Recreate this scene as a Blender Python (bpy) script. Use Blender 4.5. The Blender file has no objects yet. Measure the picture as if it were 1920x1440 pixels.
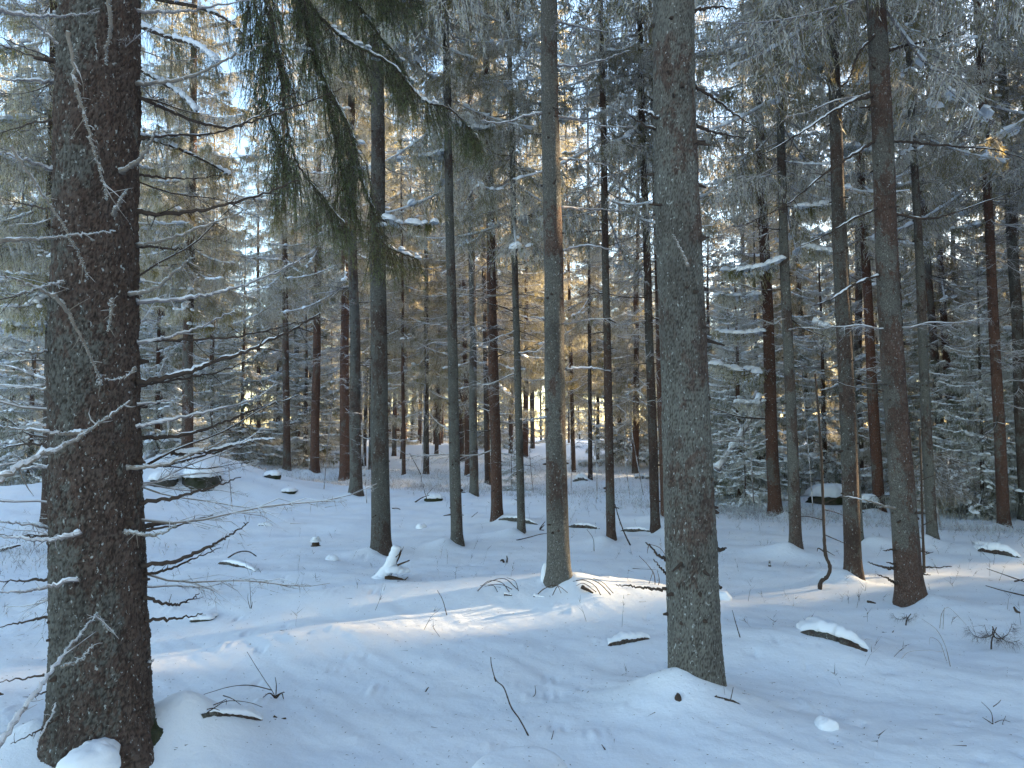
import bpy, math, random
import numpy as np
from mathutils import Matrix, Vector, Euler

R = math.radians
rng = np.random.default_rng(7)
random.seed(7)
scene = bpy.context.scene
COL = scene.collection

# ------------------------------------------------------------ camera, light
EYE = 1.6
PITCH = R(3.75)
F = 1450.0
SUN_AZ = R(65)          # from the viewing axis (+Y) towards +X
SUN_EL = R(12)

cam = bpy.data.cameras.new('camera')
camo = bpy.data.objects.new('camera', cam)
COL.objects.link(camo)
cam.sensor_width = 36.0
cam.lens = 36.0 * F / 1920.0
cam.clip_start = 0.05
cam.clip_end = 3000
camo.location = (0, 0, EYE)
camo.rotation_euler = (R(90) + PITCH, 0, 0)
scene.camera = camo

world = bpy.data.worlds.new('World')
scene.world = world
world.use_nodes = True
wn = world.node_tree
wn.nodes.clear()
sky = wn.nodes.new('ShaderNodeTexSky')
sky.sky_type = 'NISHITA'
sky.sun_disc = False
sky.sun_elevation = SUN_EL
sky.sun_rotation = SUN_AZ
sky.altitude = 100
sky.air_density = 1.0
sky.dust_density = 1.2
sky.ozone_density = 1.0
bg = wn.nodes.new('ShaderNodeBackground')
bg.inputs['Strength'].default_value = 0.15
wo = wn.nodes.new('ShaderNodeOutputWorld')
hs_ = wn.nodes.new('ShaderNodeHueSaturation')
hs_.inputs['Saturation'].default_value = 1.05
wn.links.new(sky.outputs[0], hs_.inputs['Color'])
wn.links.new(hs_.outputs[0], bg.inputs[0])
wn.links.new(bg.outputs[0], wo.inputs[0])

sl = bpy.data.lights.new('sun', 'SUN')
sl.energy = 5.0
sl.angle = R(0.6)
sl.color = (1.0, 0.76, 0.46)
so = bpy.data.objects.new('sun', sl)
COL.objects.link(so)
SUN = Vector((math.sin(SUN_AZ) * math.cos(SUN_EL), math.cos(SUN_AZ) * math.cos(SUN_EL), math.sin(SUN_EL)))
so.rotation_euler = SUN.to_track_quat('Z', 'Y').to_euler()
so.location = (30, 20, 30)

vs = scene.view_settings
vs.view_transform = 'Standard'
vs.look = 'None'
vs.gamma = 1
vs.use_curve_mapping = False
vs.exposure = 2.46
scene.render.engine = 'CYCLES'
scene.cycles.max_bounces = 6
scene.cycles.diffuse_bounces = 3
scene.cycles.transmission_bounces = 3
scene.cycles.glossy_bounces = 2
scene.cycles.transparent_max_bounces = 4
scene.cycles.caustics_reflective = False
scene.cycles.caustics_refractive = False
scene.cycles.use_denoising = True

# ------------------------------------------------------------ numeric noise
_perm = np.random.default_rng(11).permutation(1024)
_perm = np.concatenate([_perm, _perm])
_ga = np.random.default_rng(12).uniform(0, 2 * np.pi, 1024)


def perlin(x, y, seed=0):
    x = np.asarray(x, float) + seed * 17.13
    y = np.asarray(y, float) + seed * 9.71
    xi = np.floor(x).astype(int)
    yi = np.floor(y).astype(int)
    xf = x - xi
    yf = y - yi

    def g(i, j, dx, dy):
        h = _perm[(_perm[i & 1023] + j) & 1023]
        a = _ga[h]
        return np.cos(a) * dx + np.sin(a) * dy
    u = xf * xf * xf * (xf * (xf * 6 - 15) + 10)
    v = yf * yf * yf * (yf * (yf * 6 - 15) + 10)
    n00 = g(xi, yi, xf, yf)
    n10 = g(xi + 1, yi, xf - 1, yf)
    n01 = g(xi, yi + 1, xf, yf - 1)
    n11 = g(xi + 1, yi + 1, xf - 1, yf - 1)
    return ((n00 * (1 - u) + n10 * u) * (1 - v) + (n01 * (1 - u) + n11 * u) * v) * 1.41


def hash01(i, j, k=0):
    return _perm[(_perm[(_perm[(i + 3 * k) & 1023] + j) & 1023] + 7 * k) & 1023] / 1023.0


def cells(u, v, period, seed=0):
    """jittered cellular pattern on a sheet periodic in u: distance to nearest, to second, id hash"""
    ui = np.floor(u).astype(int)
    vi = np.floor(v).astype(int)
    d1 = np.full(u.shape, 9.0)
    d2 = np.full(u.shape, 9.0)
    ident = np.zeros(u.shape)
    for di in (-1, 0, 1):
        for dj in (-1, 0, 1):
            ci = ui + di
            cj = vi + dj
            cm = np.mod(ci, period)
            px = ci + 0.5 + 0.8 * (hash01(cm, cj, 1 + seed) - 0.5)
            py = cj + 0.5 + 0.8 * (hash01(cm, cj, 2 + seed) - 0.5)
            d = np.hypot(u - px, v - py)
            near = d < d1
            d2 = np.where(near, d1, np.minimum(d2, d))
            ident = np.where(near, hash01(cm, cj, 3 + seed), ident)
            d1 = np.where(near, d, d1)
    return d1, d2, ident


# ------------------------------------------------------------ ground shape
def gauss(x, y, cx, cy, sx, sy, a=0.0):
    dx, dy = x - cx, y - cy
    if a:
        c, s = math.cos(a), math.sin(a)
        dx, dy = c * dx + s * dy, -s * dx + c * dy
    return np.exp(-(dx / sx) ** 2 - (dy / sy) ** 2)


TREE_MOUNDS = []


def H(x, y):
    x = np.asarray(x, float)
    y = np.asarray(y, float)
    r = np.hypot(x, y)
    far = np.clip((r - 6) / 12, 0, 1)
    z = 0.05 * perlin(x / 2.6, y / 2.0, 1) + (0.07 + 0.16 * far) * perlin(x / 7.0, y / 6.0, 2)
    z += 0.042 * perlin(x / 1.0, y / 0.75, 3) * (0.5 + np.clip(perlin(x / 5, y / 5, 9) + .4, 0, 1))
    z += 0.011 * perlin(x / 0.36 + .4 * y, y / 0.24, 4) + 0.004 * perlin(x / 0.11, y / 0.09, 14)
    z += far * 0.06 * np.maximum(perlin(x / 1.3, y / 1.1, 5), 0)
    z -= 0.02
    # raised ground at the left, behind the boulders
    z += 1.12 * gauss(x, y, -8.6, 20.5, 2.3, 2.4) + 0.55 * gauss(x, y, -10.5, 16.5, 2.6, 2.6)
    z += 0.35 * gauss(x, y, -6.5, 27, 3.0, 2.0)
    z += 0.95 * np.clip((y - 25) / 24, 0, 1) ** 1.3
    # foreground hump, bank with the sun on it, little dips
    z += 0.215 * np.exp(-(np.hypot((x - .04) / .27, (y - 3.50) / .27)) ** 7) - .03 * gauss(x, y, .34, 3.6, .12, .3)
    crest = 7.35 + 0.22 * np.sin(x * 1.1 + .6)
    w = np.where(y > crest, 0.22, 0.75)
    amp = 0.20 * np.exp(-((x + .1) / 1.9) ** 4) + 0.06
    z += amp * np.exp(-((y - crest) / w) ** 2) * np.clip((10 - np.abs(x)) / 4, 0, 1)
    z += 0.09 * gauss(x, y, -1.35, 6.0, 0.7, 0.28, .1)
    z += 0.12 * gauss(x, y, 2.2, 5.9, 0.9, 0.55, -.25)
    z -= 0.05 * gauss(x, y, 0.6, 5.2, 1.6, 0.5)
    # drifted ripples
    z += 0.006 * perlin((x + 0.9 * y) / 0.16, (y - .3 * x) / 1.3, 6) * np.clip((12 - r) / 6, 0, 1)
    for cx, cy, a, s, skx, sky_ in TREE_MOUNDS:
        d = np.hypot(x - cx - skx, y - cy - sky_)
        z += a * np.exp(-(d / s) ** 1.5)
    return z


def ray(px, py):
    dx = (px - 960) / F
    dz = -(py - 720) / F
    y = math.cos(PITCH) - dz * math.sin(PITCH)
    z = math.sin(PITCH) + dz * math.cos(PITCH)
    return dx / y, z / y          # per metre of forward distance


def W(px, py, d):
    a, b = ray(px, py)
    return np.array((a * d, d, EYE + b * d))


def hit(px, py, dmax=60):
    a, b = ray(px, py)
    d = np.arange(1.2, dmax, 0.02)
    below = (EYE + b * d) < H(a * d, d)
    if not below.any():
        return dmax
    return float(d[np.argmax(below)])


def ground(px, py):
    d = hit(px, py)
    a, b = ray(px, py)
    return np.array((a * d, d, float(H(a * d, d))))


# ------------------------------------------------------------ mesh helpers
class MB:
    def __init__(self):
        self.V, self.T, self.M, self.n = [], [], [], 0
        self.A = []

    def add(self, V, T, mat=0, att=None):
        V = np.asarray(V, np.float32).reshape(-1, 3)
        T = np.asarray(T, np.int32).reshape(-1, 3)
        self.V.append(V)
        self.T.append(T + self.n)
        self.M.append(np.full(len(T), mat, np.int32))
        self.A.append(np.zeros(len(V), np.float32) if att is None else np.asarray(att, np.float32).ravel())
        self.n += len(V)
        return self

    def arrays(self):
        return np.concatenate(self.V), np.concatenate(self.T), np.concatenate(self.M)

    def merge(self, arrs, Mx, off):
        V, T, M = arrs
        self.V.append((V @ Mx.T + off).astype(np.float32))
        self.T.append(T + self.n)
        self.M.append(M)
        self.A.append(np.zeros(len(V), np.float32))
        self.n += len(V)

    def mesh(self, name, mats, smooth=False, att=None):
        if self.n == 0:
            self.add([(0, 0, 0), (0, 0, 0), (0, 0, 0)], [(0, 1, 2)])
        V, T, M = self.arrays()
        me = bpy.data.meshes.new(name)
        me.vertices.add(len(V))
        me.vertices.foreach_set('co', V.ravel())
        me.loops.add(len(T) * 3)
        me.loops.foreach_set('vertex_index', T.ravel().astype(np.int32))
        me.polygons.add(len(T))
        me.polygons.foreach_set('loop_start', np.arange(0, len(T) * 3, 3, dtype=np.int32))
        me.polygons.foreach_set('material_index', M)
        me.polygons.foreach_set('use_smooth', np.full(len(T), smooth))
        for m in mats:
            me.materials.append(m)
        if att:
            a = me.attributes.new(att, 'FLOAT', 'POINT')
            a.data.foreach_set('value', np.concatenate(self.A))
        me.update()
        me.validate()
        return me


def obj(name, me, parent=None, **props):
    o = bpy.data.objects.new(name, me)
    COL.objects.link(o)
    if parent is not None:
        o.parent = parent
    for k, v in props.items():
        o[k] = v
    return o


def thing(name, label, cat, loc=(0, 0, 0), rot=(0, 0, 0), group=None):
    o = bpy.data.objects.new(name, None)
    COL.objects.link(o)
    o.empty_display_size = 0.1
    o.location = loc
    o.rotation_euler = rot
    o['label'] = label
    o['category'] = cat
    if group:
        o['group'] = group
    return o


def norm(v):
    v = np.asarray(v, float)
    return v / np.maximum(np.linalg.norm(v, axis=-1, keepdims=True), 1e-9)


def smooth_path(P, n):
    """Catmull-Rom through P, n points"""
    P = np.asarray(P, float)
    if len(P) < 3:
        t = np.linspace(0, 1, n)[:, None]
        return P[0] * (1 - t) + P[-1] * t
    Q = np.vstack([2 * P[0] - P[1], P, 2 * P[-1] - P[-2]])
    m = len(P) - 1
    out = []
    for s in np.linspace(0, m - 1e-6, n):
        i = int(s)
        t = s - i
        a, b, c, d = Q[i], Q[i + 1], Q[i + 2], Q[i + 3]
        out.append(0.5 * (2 * b + (c - a) * t + (2 * a - 5 * b + 4 * c - d) * t * t + (3 * b - a - 3 * c + d) * t ** 3))
    return np.array(out)


def tube(P, rad, sides=5, rnd=0.0, cap=True):
    P = np.asarray(P, float)
    n = len(P)
    rad = np.broadcast_to(np.asarray(rad, float), (n,))
    T = norm(np.gradient(P, axis=0))
    up = np.array((0.13, 0.21, 1.0))
    if abs(T[:, 2]).mean() > 0.85:
        up = np.array((0.1, 1.0, 0.1))
    U = norm(np.cross(T, up))
    V = np.cross(T, U)
    a = np.linspace(0, 2 * np.pi, sides, endpoint=False)
    rr = rad[:, None] * (1 + rnd * rng.uniform(-1, 1, (n, sides)))
    X = P[:, None, :] + rr[..., None] * (np.cos(a)[None, :, None] * U[:, None, :] + np.sin(a)[None, :, None] * V[:, None, :])
    X = X.reshape(-1, 3)
    i = np.arange(n - 1)[:, None] * sides
    j = np.arange(sides)[None, :]
    k = (j + 1) % sides
    t1 = np.stack([i + j, i + k, i + sides + k], -1).reshape(-1, 3)
    t2 = np.stack([i + j, i + sides + k, i + sides + j], -1).reshape(-1, 3)
    Ts = [t1, t2]
    if cap:
        c = len(X)
        X = np.vstack([X, P[0], P[-1]])
        j = np.arange(sides)
        k = (j + 1) % sides
        Ts.append(np.stack([np.full(sides, c), k, j], -1))
        o = (n - 1) * sides
        Ts.append(np.stack([np.full(sides, c + 1), o + j, o + k], -1))
    return X, np.vstack(Ts)


def sprays(P, D, length, width, g=None):
    """one slim triangle per point"""
    g = g or rng
    P = np.asarray(P).reshape(-1, 3)
    D = norm(np.asarray(D).reshape(-1, 3))
    n = len(P)
    Rn = norm(g.normal(size=(n, 3)))
    Wd = norm(np.cross(D, Rn))
    length = np.broadcast_to(length, (n,))[:, None]
    width = np.broadcast_to(width, (n,))[:, None]
    A = P - Wd * width * .5
    B = P + Wd * width * .5
    C = P + D * length
    V = np.stack([A, B, C], 1).reshape(-1, 3)
    return V, np.arange(3 * n).reshape(-1, 3)


def ribbons(P0, P1, P2, width, g=None):
    """thin two-segment twig strips (4 triangles... 3 used), vectorised"""
    g = g or rng
    P0, P1, P2 = [np.asarray(p).reshape(-1, 3) for p in (P0, P1, P2)]
    n = len(P0)
    Wd = norm(np.cross(norm(P2 - P0), norm(g.normal(size=(n, 3)))))
    w = np.broadcast_to(width, (n,))[:, None]
    V = np.stack([P0 - Wd * w * .5, P0 + Wd * w * .5, P1 - Wd * w * .4, P1 + Wd * w * .4, P2], 1).reshape(-1, 3)
    b = np.arange(n)[:, None] * 5
    T = np.concatenate([b + np.array([0, 1, 3]), b + np.array([0, 3, 2]), b + np.array([2, 3, 4])])
    return V, T


_ico = None


def blob(c, sx, sy, sz, rot=0.0, rough=0.15, level=0, flat=0.5, g=None):
    """low snow cushion: dome of rings, flat underneath"""
    g = g or rng
    ns, nr = (7, 2) if level == 0 else (12, 4) if level == 1 else (28, 9)
    a = np.linspace(0, 2 * np.pi, ns, endpoint=False)
    rings = []
    ph = g.uniform(0, 6)
    lob = 1 + rough * (np.sin(a * 2 + ph) + .7 * np.sin(a * 3 + ph * 2) + .4 * g.uniform(-1, 1, ns))
    for k in range(nr + 1):
        e = (k / nr) * (math.pi / 2) * 0.93 - 0.35
        rr = math.cos(e)
        zz = math.sin(e)
        if zz < 0:
            zz *= flat
        rings.append(np.stack([np.cos(a) * rr * lob * sx, np.sin(a) * rr * lob * sy, zz * sz * (1 + .5 * rough * g.uniform(-1, 1, ns))], -1))
    V = np.vstack(rings + [np.array([[0, 0, sz]])])
    i = np.arange(nr)[:, None] * ns
    j = np.arange(ns)[None, :]
    k = (j + 1) % ns
    T = [np.stack([i + j, i + k, i + ns + k], -1).reshape(-1, 3), np.stack([i + j, i + ns + k, i + ns + j], -1).reshape(-1, 3)]
    o = nr * ns
    j = np.arange(ns)
    T.append(np.stack([o + j, o + (j + 1) % ns, np.full(ns, o + ns)], -1))
    if level == 2:
        dv = 1 + .10 * perlin(V[:, 0] / sx * 1.8 + ph * 3, V[:, 1] / sy * 1.8 + V[:, 2] / sz * 1.5, 40) + .05 * perlin(V[:, 0] / sx * 6, V[:, 1] / sy * 6 + V[:, 2] / sz * 4, 41)
        V = V * dv[:, None]
    cr, sr = math.cos(rot), math.sin(rot)
    Mx = np.array([[cr, -sr, 0], [sr, cr, 0], [0, 0, 1]])
    return V @ Mx.T + np.asarray(c), np.vstack(T)


# ------------------------------------------------------------ materials
def new_mat(name):
    m = bpy.data.materials.new(name)
    m.use_nodes = True
    nt = m.node_tree
    b = nt.nodes['Principled BSDF']
    b.inputs['Specular IOR Level'].default_value = 0.25
    return m, nt, b


def nd(nt, t, **kw):
    n = nt.nodes.new(t)
    for k, v in kw.items():
        if k in n.inputs:
            n.inputs[k].default_value = v
        else:
            setattr(n, k, v)
    return n


def noise(nt, vec, scale, detail=3, rough=.6):
    n = nd(nt, 'ShaderNodeTexNoise', Scale=scale, Detail=detail, Roughness=rough)
    if vec is not None:
        nt.links.new(vec, n.inputs['Vector'])
    return n.outputs[0]


def ramp(nt, fac, stops):
    n = nt.nodes.new('ShaderNodeValToRGB')
    el = n.color_ramp.elements
    while len(el) < len(stops):
        el.new(0.5)
    for e, (p, c) in zip(el, stops):
        e.position = p
        e.color = (*c, 1) if len(c) == 3 else c
    nt.links.new(fac, n.inputs[0])
    return n.outputs[0]


def mix(nt, fac, a, b, mode='MIX'):
    n = nt.nodes.new('ShaderNodeMix')
    n.data_type = 'RGBA'
    n.blend_type = mode
    for s, v in ((0, fac), (6, a), (7, b)):
        if isinstance(v, bpy.types.NodeSocket):
            nt.links.new(v, n.inputs[s])
        elif s == 0:
            n.inputs[0].default_value = v
        else:
            n.inputs[s].default_value = (*v, 1)
    return n.outputs[2]


def math_(nt, op, a, b=0.0, clamp=False):
    n = nt.nodes.new('ShaderNodeMath')
    n.operation = op
    n.use_clamp = clamp
    for s, v in ((0, a), (1, b)):
        if isinstance(v, bpy.types.NodeSocket):
            nt.links.new(v, n.inputs[s])
        else:
            n.inputs[s].default_value = v
    return n.outputs[0]


def bump(nt, b, h, strength, dist, normal=None):
    n = nd(nt, 'ShaderNodeBump', Strength=strength, Distance=dist)
    nt.links.new(h, n.inputs['Height'])
    if normal is not None:
        nt.links.new(normal, n.inputs['Normal'])
    if b is not None:
        nt.links.new(n.outputs[0], b.inputs['Normal'])
    return n.outputs[0]


def objvec(nt, scale=(1, 1, 1), rnd=True):
    tc = nt.nodes.new('ShaderNodeTexCoord')
    mp = nt.nodes.new('ShaderNodeMapping')
    mp.inputs['Scale'].default_value = scale
    nt.links.new(tc.outputs['Object'], mp.inputs['Vector'])
    if rnd:
        oi = nt.nodes.new('ShaderNodeObjectInfo')
        v = nt.nodes.new('ShaderNodeCombineXYZ')
        s = math_(nt, 'MULTIPLY', oi.outputs['Random'], 40.0)
        for k in range(3):
            nt.links.new(s, v.inputs[k])
        nt.links.new(v.outputs[0], mp.inputs['Location'])
    return mp.outputs[0]


def mat_snow():
    m, nt, b = new_mat('snow')
    v = objvec(nt, rnd=False)
    n1 = noise(nt, v, 1.3, 3)
    c = ramp(nt, n1, [(0.3, (.75, .79, .85)), (.7, (.80, .82, .85))])
    nt.links.new(c, b.inputs['Base Color'])
    b.inputs['Roughness'].default_value = 0.62
    b.inputs['Specular IOR Level'].default_value = 0.3
    n2 = noise(nt, v, 260, 2, .7)
    n3 = noise(nt, v, 18, 4, .6)
    k = bump(nt, None, n3, .35, .012)
    bump(nt, b, n2, .35, .003, k)
    return m


def mat_snow_ground():
    m, nt, b = new_mat('snow_ground')
    v = objvec(nt, rnd=False)
    n1 = noise(nt, v, .9, 4)
    c = ramp(nt, n1, [(0.3, (.71, .76, .83)), (.7, (.78, .80, .83))])
    # scattered needles, bark crumbs and dust on the crust
    sp = noise(nt, v, 95, 2, .55)
    sp2 = noise(nt, v, 1.7, 3)
    th = math_(nt, 'MULTIPLY', ramp(nt, sp2, [(.35, (0, 0, 0)), (.75, (1, 1, 1))]), .05)
    dirt = math_(nt, 'GREATER_THAN', math_(nt, 'ADD', sp, th), .775)
    c2 = mix(nt, math_(nt, 'MULTIPLY', dirt, .5), c, (.20, .16, .13))
    n4 = noise(nt, v, 7, 5, .7)
    c3 = mix(nt, math_(nt, 'MULTIPLY', ramp(nt, n4, [(.5, (0, 0, 0)), (.75, (1, 1, 1))]), .12), c2, (.62, .60, .60))
    nt.links.new(c3, b.inputs['Base Color'])
    b.inputs['Roughness'].default_value = 0.6
    n2 = noise(nt, v, 330, 2, .7)
    n3 = noise(nt, v, 24, 5, .65)
    k = bump(nt, None, n3, .5, .014)
    bump(nt, b, n2, .5, .003, k)
    return m


def mat_bark(name, plates=True):
    """object colour: r = redness, g = lichen amount, b = darkness"""
    m, nt, b = new_mat(name)
    oi = nt.nodes.new('ShaderNodeObjectInfo')
    sep = nt.nodes.new('ShaderNodeSeparateColor')
    nt.links.new(oi.outputs['Color'], sep.inputs[0])
    v = objvec(nt, (1, 1, .62))
    w = noise(nt, v, 9, 3)
    vor = nd(nt, 'ShaderNodeTexVoronoi', feature='DISTANCE_TO_EDGE', Scale=62.0)
    vcell = nd(nt, 'ShaderNodeTexVoronoi', feature='F1', Scale=62.0)
    wv = nt.nodes.new('ShaderNodeVectorMath')
    wv.operation = 'MULTIPLY_ADD'
    cw = nt.nodes.new('ShaderNodeCombineXYZ')
    for k in range(3):
        nt.links.new(w, cw.inputs[k])
    wv.inputs[1].default_value = (.12, .12, .12)
    nt.links.new(cw.outputs[0], wv.inputs[0])
    nt.links.new(v, wv.inputs[2])
    nt.links.new(wv.outputs[0], vor.inputs['Vector'])
    nt.links.new(wv.outputs[0], vcell.inputs['Vector'])
    edge = ramp(nt, vor.outputs['Distance'], [(0.0, (0, 0, 0)), (.16, (1, 1, 1))])
    n_big = noise(nt, v, 2.6, 4, .65)
    n_mid = noise(nt, v, 21, 4, .7)
    brown = mix(nt, n_mid, (.04, .030, .026), (.14, .108, .092))
    red = mix(nt, n_mid, (.10, .036, .020), (.24, .095, .055))
    base = mix(nt, sep.outputs[0], brown, red)
    cellv = nt.nodes.new('ShaderNodeSeparateColor')
    nt.links.new(vcell.outputs['Color'], cellv.inputs[0])
    base = mix(nt, math_(nt, 'MULTIPLY', cellv.outputs[0], .45), base, (.19, .16, .14))
    # crust lichen, thicker on the side away from the sun
    geo = nt.nodes.new('ShaderNodeTexCoord')
    sx = nt.nodes.new('ShaderNodeSeparateXYZ')
    nt.links.new(geo.outputs['Normal'], sx.inputs[0])
    side = math_(nt, 'MULTIPLY', sx.outputs[0], -.09)
    lv = math_(nt, 'ADD', math_(nt, 'ADD', n_big, side), math_(nt, 'MULTIPLY', n_mid, .55))
    lv = math_(nt, 'ADD', lv, math_(nt, 'MULTIPLY', math_(nt, 'SUBTRACT', sep.outputs[1], .5), .5))
    blotch = noise(nt, v, 34, 5, .8)
    lv = math_(nt, 'ADD', lv, math_(nt, 'MULTIPLY', math_(nt, 'SUBTRACT', blotch, .5), .9))
    lv = math_(nt, 'ADD', lv, math_(nt, 'MULTIPLY', math_(nt, 'SUBTRACT', n_big, .5), .7))
    lich = ramp(nt, lv, [(.79, (0, 0, 0)), (.90, (1, 1, 1))])
    fine = noise(nt, v, 120, 3, .7)
    lcol = mix(nt, fine, (.085, .094, .082), (.29, .295, .265))
    base = mix(nt, math_(nt, 'MULTIPLY', lich, .72), base, lcol)
    if not plates:
        base = mix(nt, math_(nt, 'ADD', math_(nt, 'MULTIPLY', edge, .55), .45), (.03, .022, .018), base)
    else:
        at = nt.nodes.new('ShaderNodeAttribute')
        at.attribute_name = 'crack'
        base = mix(nt, math_(nt, 'MULTIPLY', at.outputs['Fac'], .95), base, (.03, .022, .018))
    # dark band blotches at whorls
    dk = noise(nt, v, 3.3, 2)
    base = mix(nt, math_(nt, 'MULTIPLY', ramp(nt, dk, [(.52, (0, 0, 0)), (.72, (1, 1, 1))]), .5), base, (.04, .03, .026))
    base = mix(nt, sep.outputs[2], base, (.02, .015, .012))
    fl = noise(nt, v, 52, 3, .6)
    base = mix(nt, math_(nt, 'MULTIPLY', ramp(nt, fl, [(.64, (0, 0, 0)), (.69, (1, 1, 1))]), .75), base, (.44, .46, .45))
    nt.links.new(base, b.inputs['Base Color'])
    b.inputs['Roughness'].default_value = .85
    b.inputs['Specular IOR Level'].default_value = .15
    k = bump(nt, None, n_mid, .9, .022)
    k = bump(nt, None, blotch, .8, .012, k)
    k = bump(nt, None, fine, .5, .004, k)
    if not plates:
        k = bump(nt, None, edge, .8, .008, k)
    nt.links.new(k, b.inputs['Normal'])
    return m


def mat_twig(name, c1, c2, frost, scale=30):
    m, nt, b = new_mat(name)
    v = objvec(nt)
    n = noise(nt, v, scale, 3, .7)
    c = mix(nt, n, c1, c2)
    if frost > 0:
        geo = nt.nodes.new('ShaderNodeNewGeometry')
        sx = nt.nodes.new('ShaderNodeSeparateXYZ')
        nt.links.new(geo.outputs['True Normal'], sx.inputs[0])
        n2 = noise(nt, v, 5, 3, .6)
        f = math_(nt, 'ADD', math_(nt, 'MULTIPLY', sx.outputs[2], .35), n2)
        fr = ramp(nt, f, [(.72 - frost * .4, (0, 0, 0)), (.86 - frost * .4, (1, 1, 1))])
        c = mix(nt, math_(nt, 'MULTIPLY', fr, .85), c, (.64, .63, .65))
    nt.links.new(c, b.inputs['Base Color'])
    b.inputs['Roughness'].default_value = .85
    b.inputs['Specular IOR Level'].default_value = .1
    return m


def mat_needles(name, c1, c2, frost, trans=.3):
    m, nt, b = new_mat(name)
    v = objvec(nt)
    n = noise(nt, v, 1.1, 3, .6)
    nf = noise(nt, v, 5.5, 4, .75)
    oi = nt.nodes.new('ShaderNodeObjectInfo')
    c = mix(nt, math_(nt, 'ADD', math_(nt, 'MULTIPLY', n, .7), math_(nt, 'MULTIPLY', oi.outputs['Random'], .35)), c1, c2)
    fv = math_(nt, 'ADD', math_(nt, 'MULTIPLY', n, .5), math_(nt, 'MULTIPLY', nf, .6))
    fr = ramp(nt, fv, [(.69 - frost * .16, (0, 0, 0)), (.74 - frost * .16, (1, 1, 1))])
    c = mix(nt, math_(nt, 'MULTIPLY', fr, .85), c, (.71, .73, .76))
    nt.links.new(c, b.inputs['Base Color'])
    b.inputs['Roughness'].default_value = .6
    b.inputs['Specular IOR Level'].default_value = .2
    tr = nt.nodes.new('ShaderNodeBsdfTranslucent')
    tc = mix(nt, .68, c, (.70, .54, .16))
    nt.links.new(tc, tr.inputs['Color'])
    ms = nt.nodes.new('ShaderNodeMixShader')
    ms.inputs[0].default_value = trans
    nt.links.new(b.outputs[0], ms.inputs[1])
    nt.links.new(tr.outputs[0], ms.inputs[2])
    nt.links.new(ms.outputs[0], nt.nodes['Material Output'].inputs['Surface'])
    return m


def mat_rock():
    m, nt, b = new_mat('mossy_rock')
    v = objvec(nt)
    n = noise(nt, v, 6, 5, .7)
    c = mix(nt, n, (.03, .028, .024), (.13, .12, .10))
    n2 = noise(nt, v, 3, 4, .6)
    c = mix(nt, ramp(nt, n2, [(.45, (0, 0, 0)), (.6, (1, 1, 1))]), c, (.035, .04, .018))
    nt.links.new(c, b.inputs['Base Color'])
    b.inputs['Roughness'].default_value = .95
    k = bump(nt, None, n, 1.0, .05)
    bump(nt, b, noise(nt, v, 60, 3), .8, .02, k)
    return m


M_SNOW = mat_snow()
M_GROUND = mat_snow_ground()
M_BARKP = mat_bark('bark_plated', True)
M_BARK = mat_bark('bark', False)
M_TWIG = mat_twig('dead_twig', (.11, .097, .095), (.32, .29, .285), .6)
M_TWIG_DARK = mat_twig('dark_twig', (.028, .02, .017), (.10, .075, .06), .0)
M_TWIG_PALE = mat_twig('pale_twig', (.12, .095, .075), (.30, .26, .22), .3)
M_FROST = mat_twig('frost_fur', (.30, .34, .34), (.56, .60, .61), .2)
M_NEEDLE = mat_needles('needles', (.036, .064, .036), (.12, .145, .08), 1.1, .52)
M_NEEDLE_NEAR = mat_needles('needles_near', (.04, .085, .045), (.09, .15, .075), .15, .25)
M_NEEDLE_GREY = mat_needles('needles_grey', (.10, .11, .10), (.20, .21, .19), .3, .2)
M_NEEDLE_DULL = mat_needles('needles_dull', (.04, .056, .042), (.12, .135, .10), 1.1, .42)
M_NEEDLE_FROST = mat_needles('needles_frosty', (.05, .08, .07), (.11, .145, .125), 1.1, .28)
M_ROCK = mat_rock()
M_LITTER = mat_twig('litter', (.03, .02, .015), (.12, .08, .05), 0)


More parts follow.
